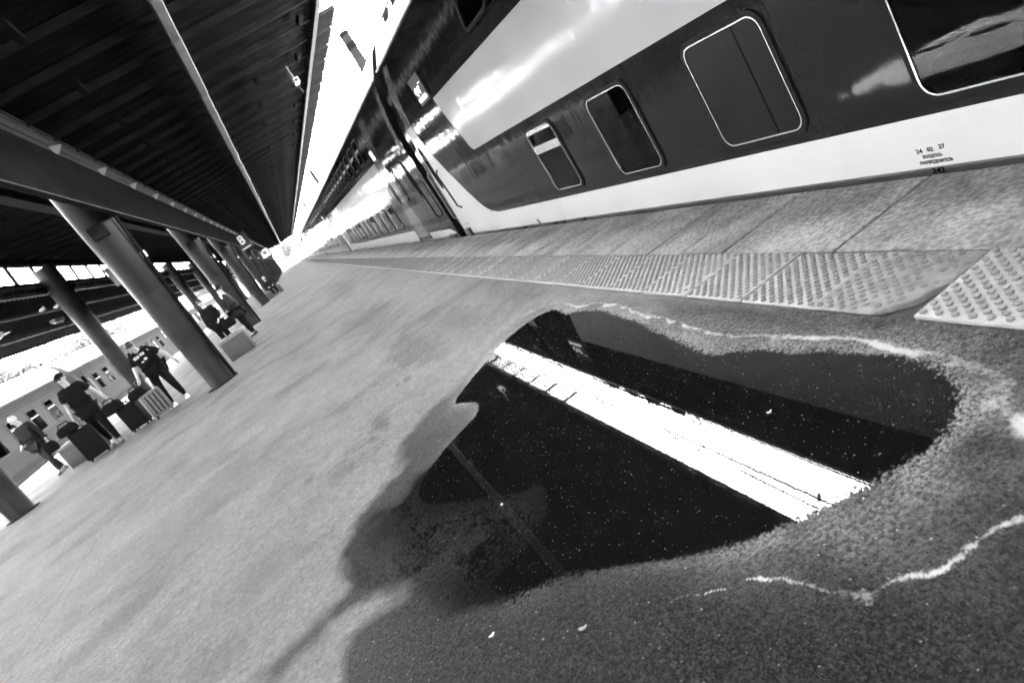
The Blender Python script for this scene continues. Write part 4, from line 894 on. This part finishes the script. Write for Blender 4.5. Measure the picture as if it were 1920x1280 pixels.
def base_pose(**kw):
    p = dict(head=(0,-.02,1.635), neck=(0,0,1.49), chest=(0,.0,1.27), waist=(0,0,1.07), pelvis=(0,0,.94), sh_l=(.185,0,1.40), sh_r=(-.185,0,1.40), el_l=(.24,.03,1.12), el_r=(-.24,.03,1.12), ha_l=(.27,-.06,.88), ha_r=(-.27,-.06,.88),
             hip_l=(.095,0,.88), hip_r=(-.095,0,.88), kn_l=(.10,-.02,.50), kn_r=(-.10,-.02,.50), an_l=(.10,.03,.09), an_r=(-.10,.03,.09), to_l=(.12,-.12,.035), to_r=(-.12,-.12,.035)); p.update(kw); return p
def chest_print(t, marks):
    from mathutils.bvhtree import BVHTree
    sh = bpy.data.objects[t['_shirt']]; me = sh.data; bv = BVHTree.FromPolygons([v.co for v in me.vertices], [p.vertices for p in me.polygons]); mb = MB()
    for x, zz, w_, h_ in marks:
        c = []
        for dx, dz in ((0,0),(w_,0),(w_,h_),(0,h_)):
            hit = bv.ray_cast(Vector((x+dx,-2,zz+dz)), Vector((0,1,0)))[0]
            if hit is None: break
            c.append(hit)
        if len(c) == 4: mb.rings([[(p.x, p.y+.006, p.z) for p in c], [(p.x, p.y-.005, p.z) for p in c]])
    if mb.v: mb.build('print', M['sign_white'], sh)
# man in a cap walking with a case on each side
person('man in dark T-shirt and cap walking with a bag in each hand', (-5.03, 15.75, 0), R(8), 1.82,
  base_pose(el_l=(.30,.05,1.13), ha_l=(.40,-.02,.86), el_r=(-.25,.06,1.12), ha_r=(-.30,.0,.86), kn_l=(.12,-.20,.52), an_l=(.13,-.22,.10), to_l=(.15,-.38,.035), kn_r=(-.08,.08,.50), an_r=(-.08,.34,.14), to_r=(-.09,.22,.035), face=(-.35,-1,-.05)),
  'cloth_black', 'cloth_black', 'shoe_dark', 'hair_dark', 'short', cap=True, bulk=1.12, glasses=True)
WOM = person('woman in printed black T-shirt and white trainers stooping over a trolley case', (-3.55, 15.75, 0), R(-6), 1.72,
  base_pose(head=(.02,-.30,1.52), neck=(.03,-.20,1.40), chest=(.03,-.11,1.20), waist=(.02,-.02,1.04), pelvis=(0,.03,.92), sh_l=(.21,-.14,1.32), sh_r=(-.17,-.16,1.32), el_l=(.38,-.02,1.06), ha_l=(.44,.05,.82), el_r=(-.26,-.16,1.05), ha_r=(-.30,-.28,.86),
   kn_l=(.16,-.10,.50), an_l=(.17,.02,.09), to_l=(.20,-.13,.035), kn_r=(-.10,-.16,.50), an_r=(-.10,-.14,.09), to_r=(-.12,-.29,.035), face=(-.25,-1,-.35)),
  'cloth_black', 'cloth_black', 'shoe_white', 'hair_dark', 'short', bulk=1.22, glasses=False)
chest_print(WOM, [(-.11+k_*.032, 1.215+.006*(k_ % 2), .022, .06) for k_ in range(4)]+[(.04+k_*.034, 1.235, .022, .055) for k_ in range(3)]+[(-.03, 1.10, .05, .03), (.05, 1.12, .06, .05)])
person('grey-haired old man in dark jacket and jeans holding a small bag', (-7.03, 18.0, 0), R(-25), 1.68,
  base_pose(head=(0,-.06,1.62), el_l=(.25,.05,1.12), ha_l=(.30,-.02,.84), el_r=(-.27,.0,1.15), ha_r=(-.22,-.20,1.0), kn_l=(.12,-.12,.50), an_l=(.14,-.14,.09), to_l=(.17,-.29,.035), kn_r=(-.10,.05,.50), an_r=(-.11,.22,.10), to_r=(-.12,.08,.035), face=(-.5,-1,.1)),
  'cloth_dark', 'cloth_mid', 'shoe_dark', 'hair_grey', 'long', bulk=1.08)
person('person in long black coat with pale face standing by the granite bin', (-2.62, 20.6, 0), R(-20), 1.66, base_pose(ha_l=(.22,-.24,.95), el_l=(.26,-.02,1.12), face=(.2,-1,0)), 'cloth_black', 'cloth_black', 'shoe_dark', 'hair_dark', 'long', bulk=1.1, skirt=.35, longhair=True)
person('person in dark padded coat and cap turned sideways by the granite bin', (-2.02, 20.9, 0), R(-95), 1.68, base_pose(ha_l=(.24,-.22,1.0), el_l=(.26,.06,1.14), ha_r=(-.22,-.26,.98), el_r=(-.25,.02,1.12), face=(0,-1,-.1)), 'cloth_mid', 'cloth_black', 'shoe_dark', 'hair_dark', 'long', bulk=1.28, cap=True, skirt=.30)
sit = base_pose(head=(0,-.10,1.12), neck=(0,-.05,.99), chest=(0,-.01,.80), waist=(0,.03,.62), pelvis=(0,.05,.50), sh_l=(.185,-.03,.92), sh_r=(-.185,-.03,.92), el_l=(.24,-.05,.66), el_r=(-.24,-.05,.66), ha_l=(.12,-.28,.58), ha_r=(-.12,-.28,.58),
  hip_l=(.1,.02,.48), hip_r=(-.1,.02,.48), kn_l=(.13,-.40,.48), kn_r=(-.13,-.40,.48), an_l=(.13,-.42,.09), an_r=(-.13,-.42,.09), to_l=(.14,-.57,.035), to_r=(-.14,-.57,.035))
person('seated person in dark clothes on the farther granite bench', (-1.72, 40.0, 0), R(20), 1.72, sit, 'cloth_dark', 'cloth_black', 'shoe_dark', 'hair_grey', 'long')

def suitcase(label, loc, rz, w, d, h, m, handle=.0, ribs=False, tilt=0):
    t = thing('suitcase', label, 'suitcase', loc, rz); t.rotation_euler = (tilt, 0, rz)
    bevelled(MB().box((-w/2,-d/2,.05),(w/2,d/2,.05+h)), 'shell', M[m], .04, 3, t)
    for sx in (-1, 1):
        for sy in (-1, 1): MB().tube([(sx*(w/2-.05)-.012, sy*(d/2-.05), .03),(sx*(w/2-.05)+.012, sy*(d/2-.05), .03)], .03, 10).build('wheel', M['rubber'], t)
    if handle: MB().tube([(-.09,d/2-.04,h),(-.09,d/2-.04,h+.05+handle),(.09,d/2-.04,h+.05+handle),(.09,d/2-.04,h)], .011, 6).build('pull_handle', M['steel_grey'], t)
    MB().tube([(-.08,0,h+.045),(-.06,0,h+.085),(.06,0,h+.085),(.08,0,h+.045)], .013, 6).build('grip', M['rubber'], t)
    MB().box((-w/2+.06,-d/2-.012,.14),(w/2-.06,-d/2-.001,h-.12)).build('front_pocket', M[m], t)
    if ribs:
        for xx in (-w*.3, -w*.1, w*.1, w*.3): MB().box((xx-.012,-d/2-.02,.1),(xx+.012,-d/2-.013,h)).build('rib', M['steel_dark'], t)
def bag(label, loc, rz, w, d, h, m='cloth_black'):
    t = thing('bag', label, 'bag', loc, rz); mb = MB()
    mb.rings([[(math.copysign(abs(math.cos(a_))**.6, math.cos(a_))*w/2*k_, math.copysign(abs(math.sin(a_))**.6, math.sin(a_))*d/2*k_, zz*h) for a_ in np.linspace(0, 2*math.pi, 20, endpoint=False)] for k_, zz in ((.75,0),(1,.12),(1.02,.5),(.92,.8),(.6,1.0))])
    mb.build('pouch', M[m], t, True); MB().tube([(-w*.3,0,h*.9),(-w*.22,0,h*1.28),(w*.22,0,h*1.28),(w*.3,0,h*.9)], .012, 6).build('strap', M['rubber'], t, True)
suitcase('big black suitcase leaning at the right hand of the man in the cap', (-5.36, 15.62, .006), R(12), .46, .30, .66, 'case_black', .18)
bag('black holdall riding on the big suitcase of the man in the cap', (-5.50, 15.55, .72), R(20), .40, .26, .20)
suitcase('small black suitcase between the man in the cap and the woman', (-4.42, 15.75, .006), R(-10), .42, .28, .55, 'case_black', .2)
bag('black holdall on the small suitcase between the man and the woman', (-4.62, 15.65, .57), R(-15), .42, .26, .24)
suitcase('light chequered trolley case in front of the woman', (-3.83, 15.35, .006), R(18), .42, .26, .52, 'case_light', .30, True)
bag('black round bag on top of the chequered trolley case', (-4.02, 15.35, .56), R(10), .34, .24, .20)
bag('small dark bag hanging from the hand of the old man', (-6.80, 17.84, .50), R(10), .30, .14, .26)
bag('dark bag carried by the pair beside the granite bin', (-2.32, 20.35, .58), R(10), .36, .2, .26)
# granite bins / benches
def granite(label, x, y, w, d, h, rz=0):
    t = thing('granite_planter', label, 'planter', (x, y, .006), rz, 'granite block planters'); g = .02
    mb = MB().box((-w/2+.05,-d/2+.05,0),(w/2-.05,d/2-.05,h-.06)); bevelled(mb, 'core', M['granite'], .01, 1, t)
    for sx in (-1, 1): bevelled(MB().cbox((sx*(w/2-.03),0,(h-.06)/2+.001),(.05,d-.11,h-.062)), 'side_panel', M['granite'], .008, 1, t)
    for sy in (-1, 1): bevelled(MB().cbox((0,sy*(d/2-.03),(h-.06)/2+.001),(w-.005,.05,h-.062)), 'front_panel', M['granite'], .008, 1, t)
    mb = MB(); ring_mesh(mb, [(-w/2-g,-d/2-g),(w/2+g,-d/2-g),(w/2+g,d/2+g),(-w/2-g,d/2+g)], [(-w/2+.12,-d/2+.12),(w/2-.12,-d/2+.12),(w/2-.12,d/2-.12),(-w/2+.12,d/2-.12)], 2, h-.058, h); mb.build('rim', M['granite_top'], t)
granite('granite block planter behind the man in the cap', -6.0, 17.45, .95, .95, .52, R(4)); granite('granite block planter beside the first column and the pair in coats', -2.12, 17.45, .62, .95, .52, R(2)); granite('granite block planter with a person seated on it', -1.72, 40.2, 1.0, .7, .44)
for o_t in bpy.data.objects:
    if '_shirt' in o_t: del o_t['_shirt']
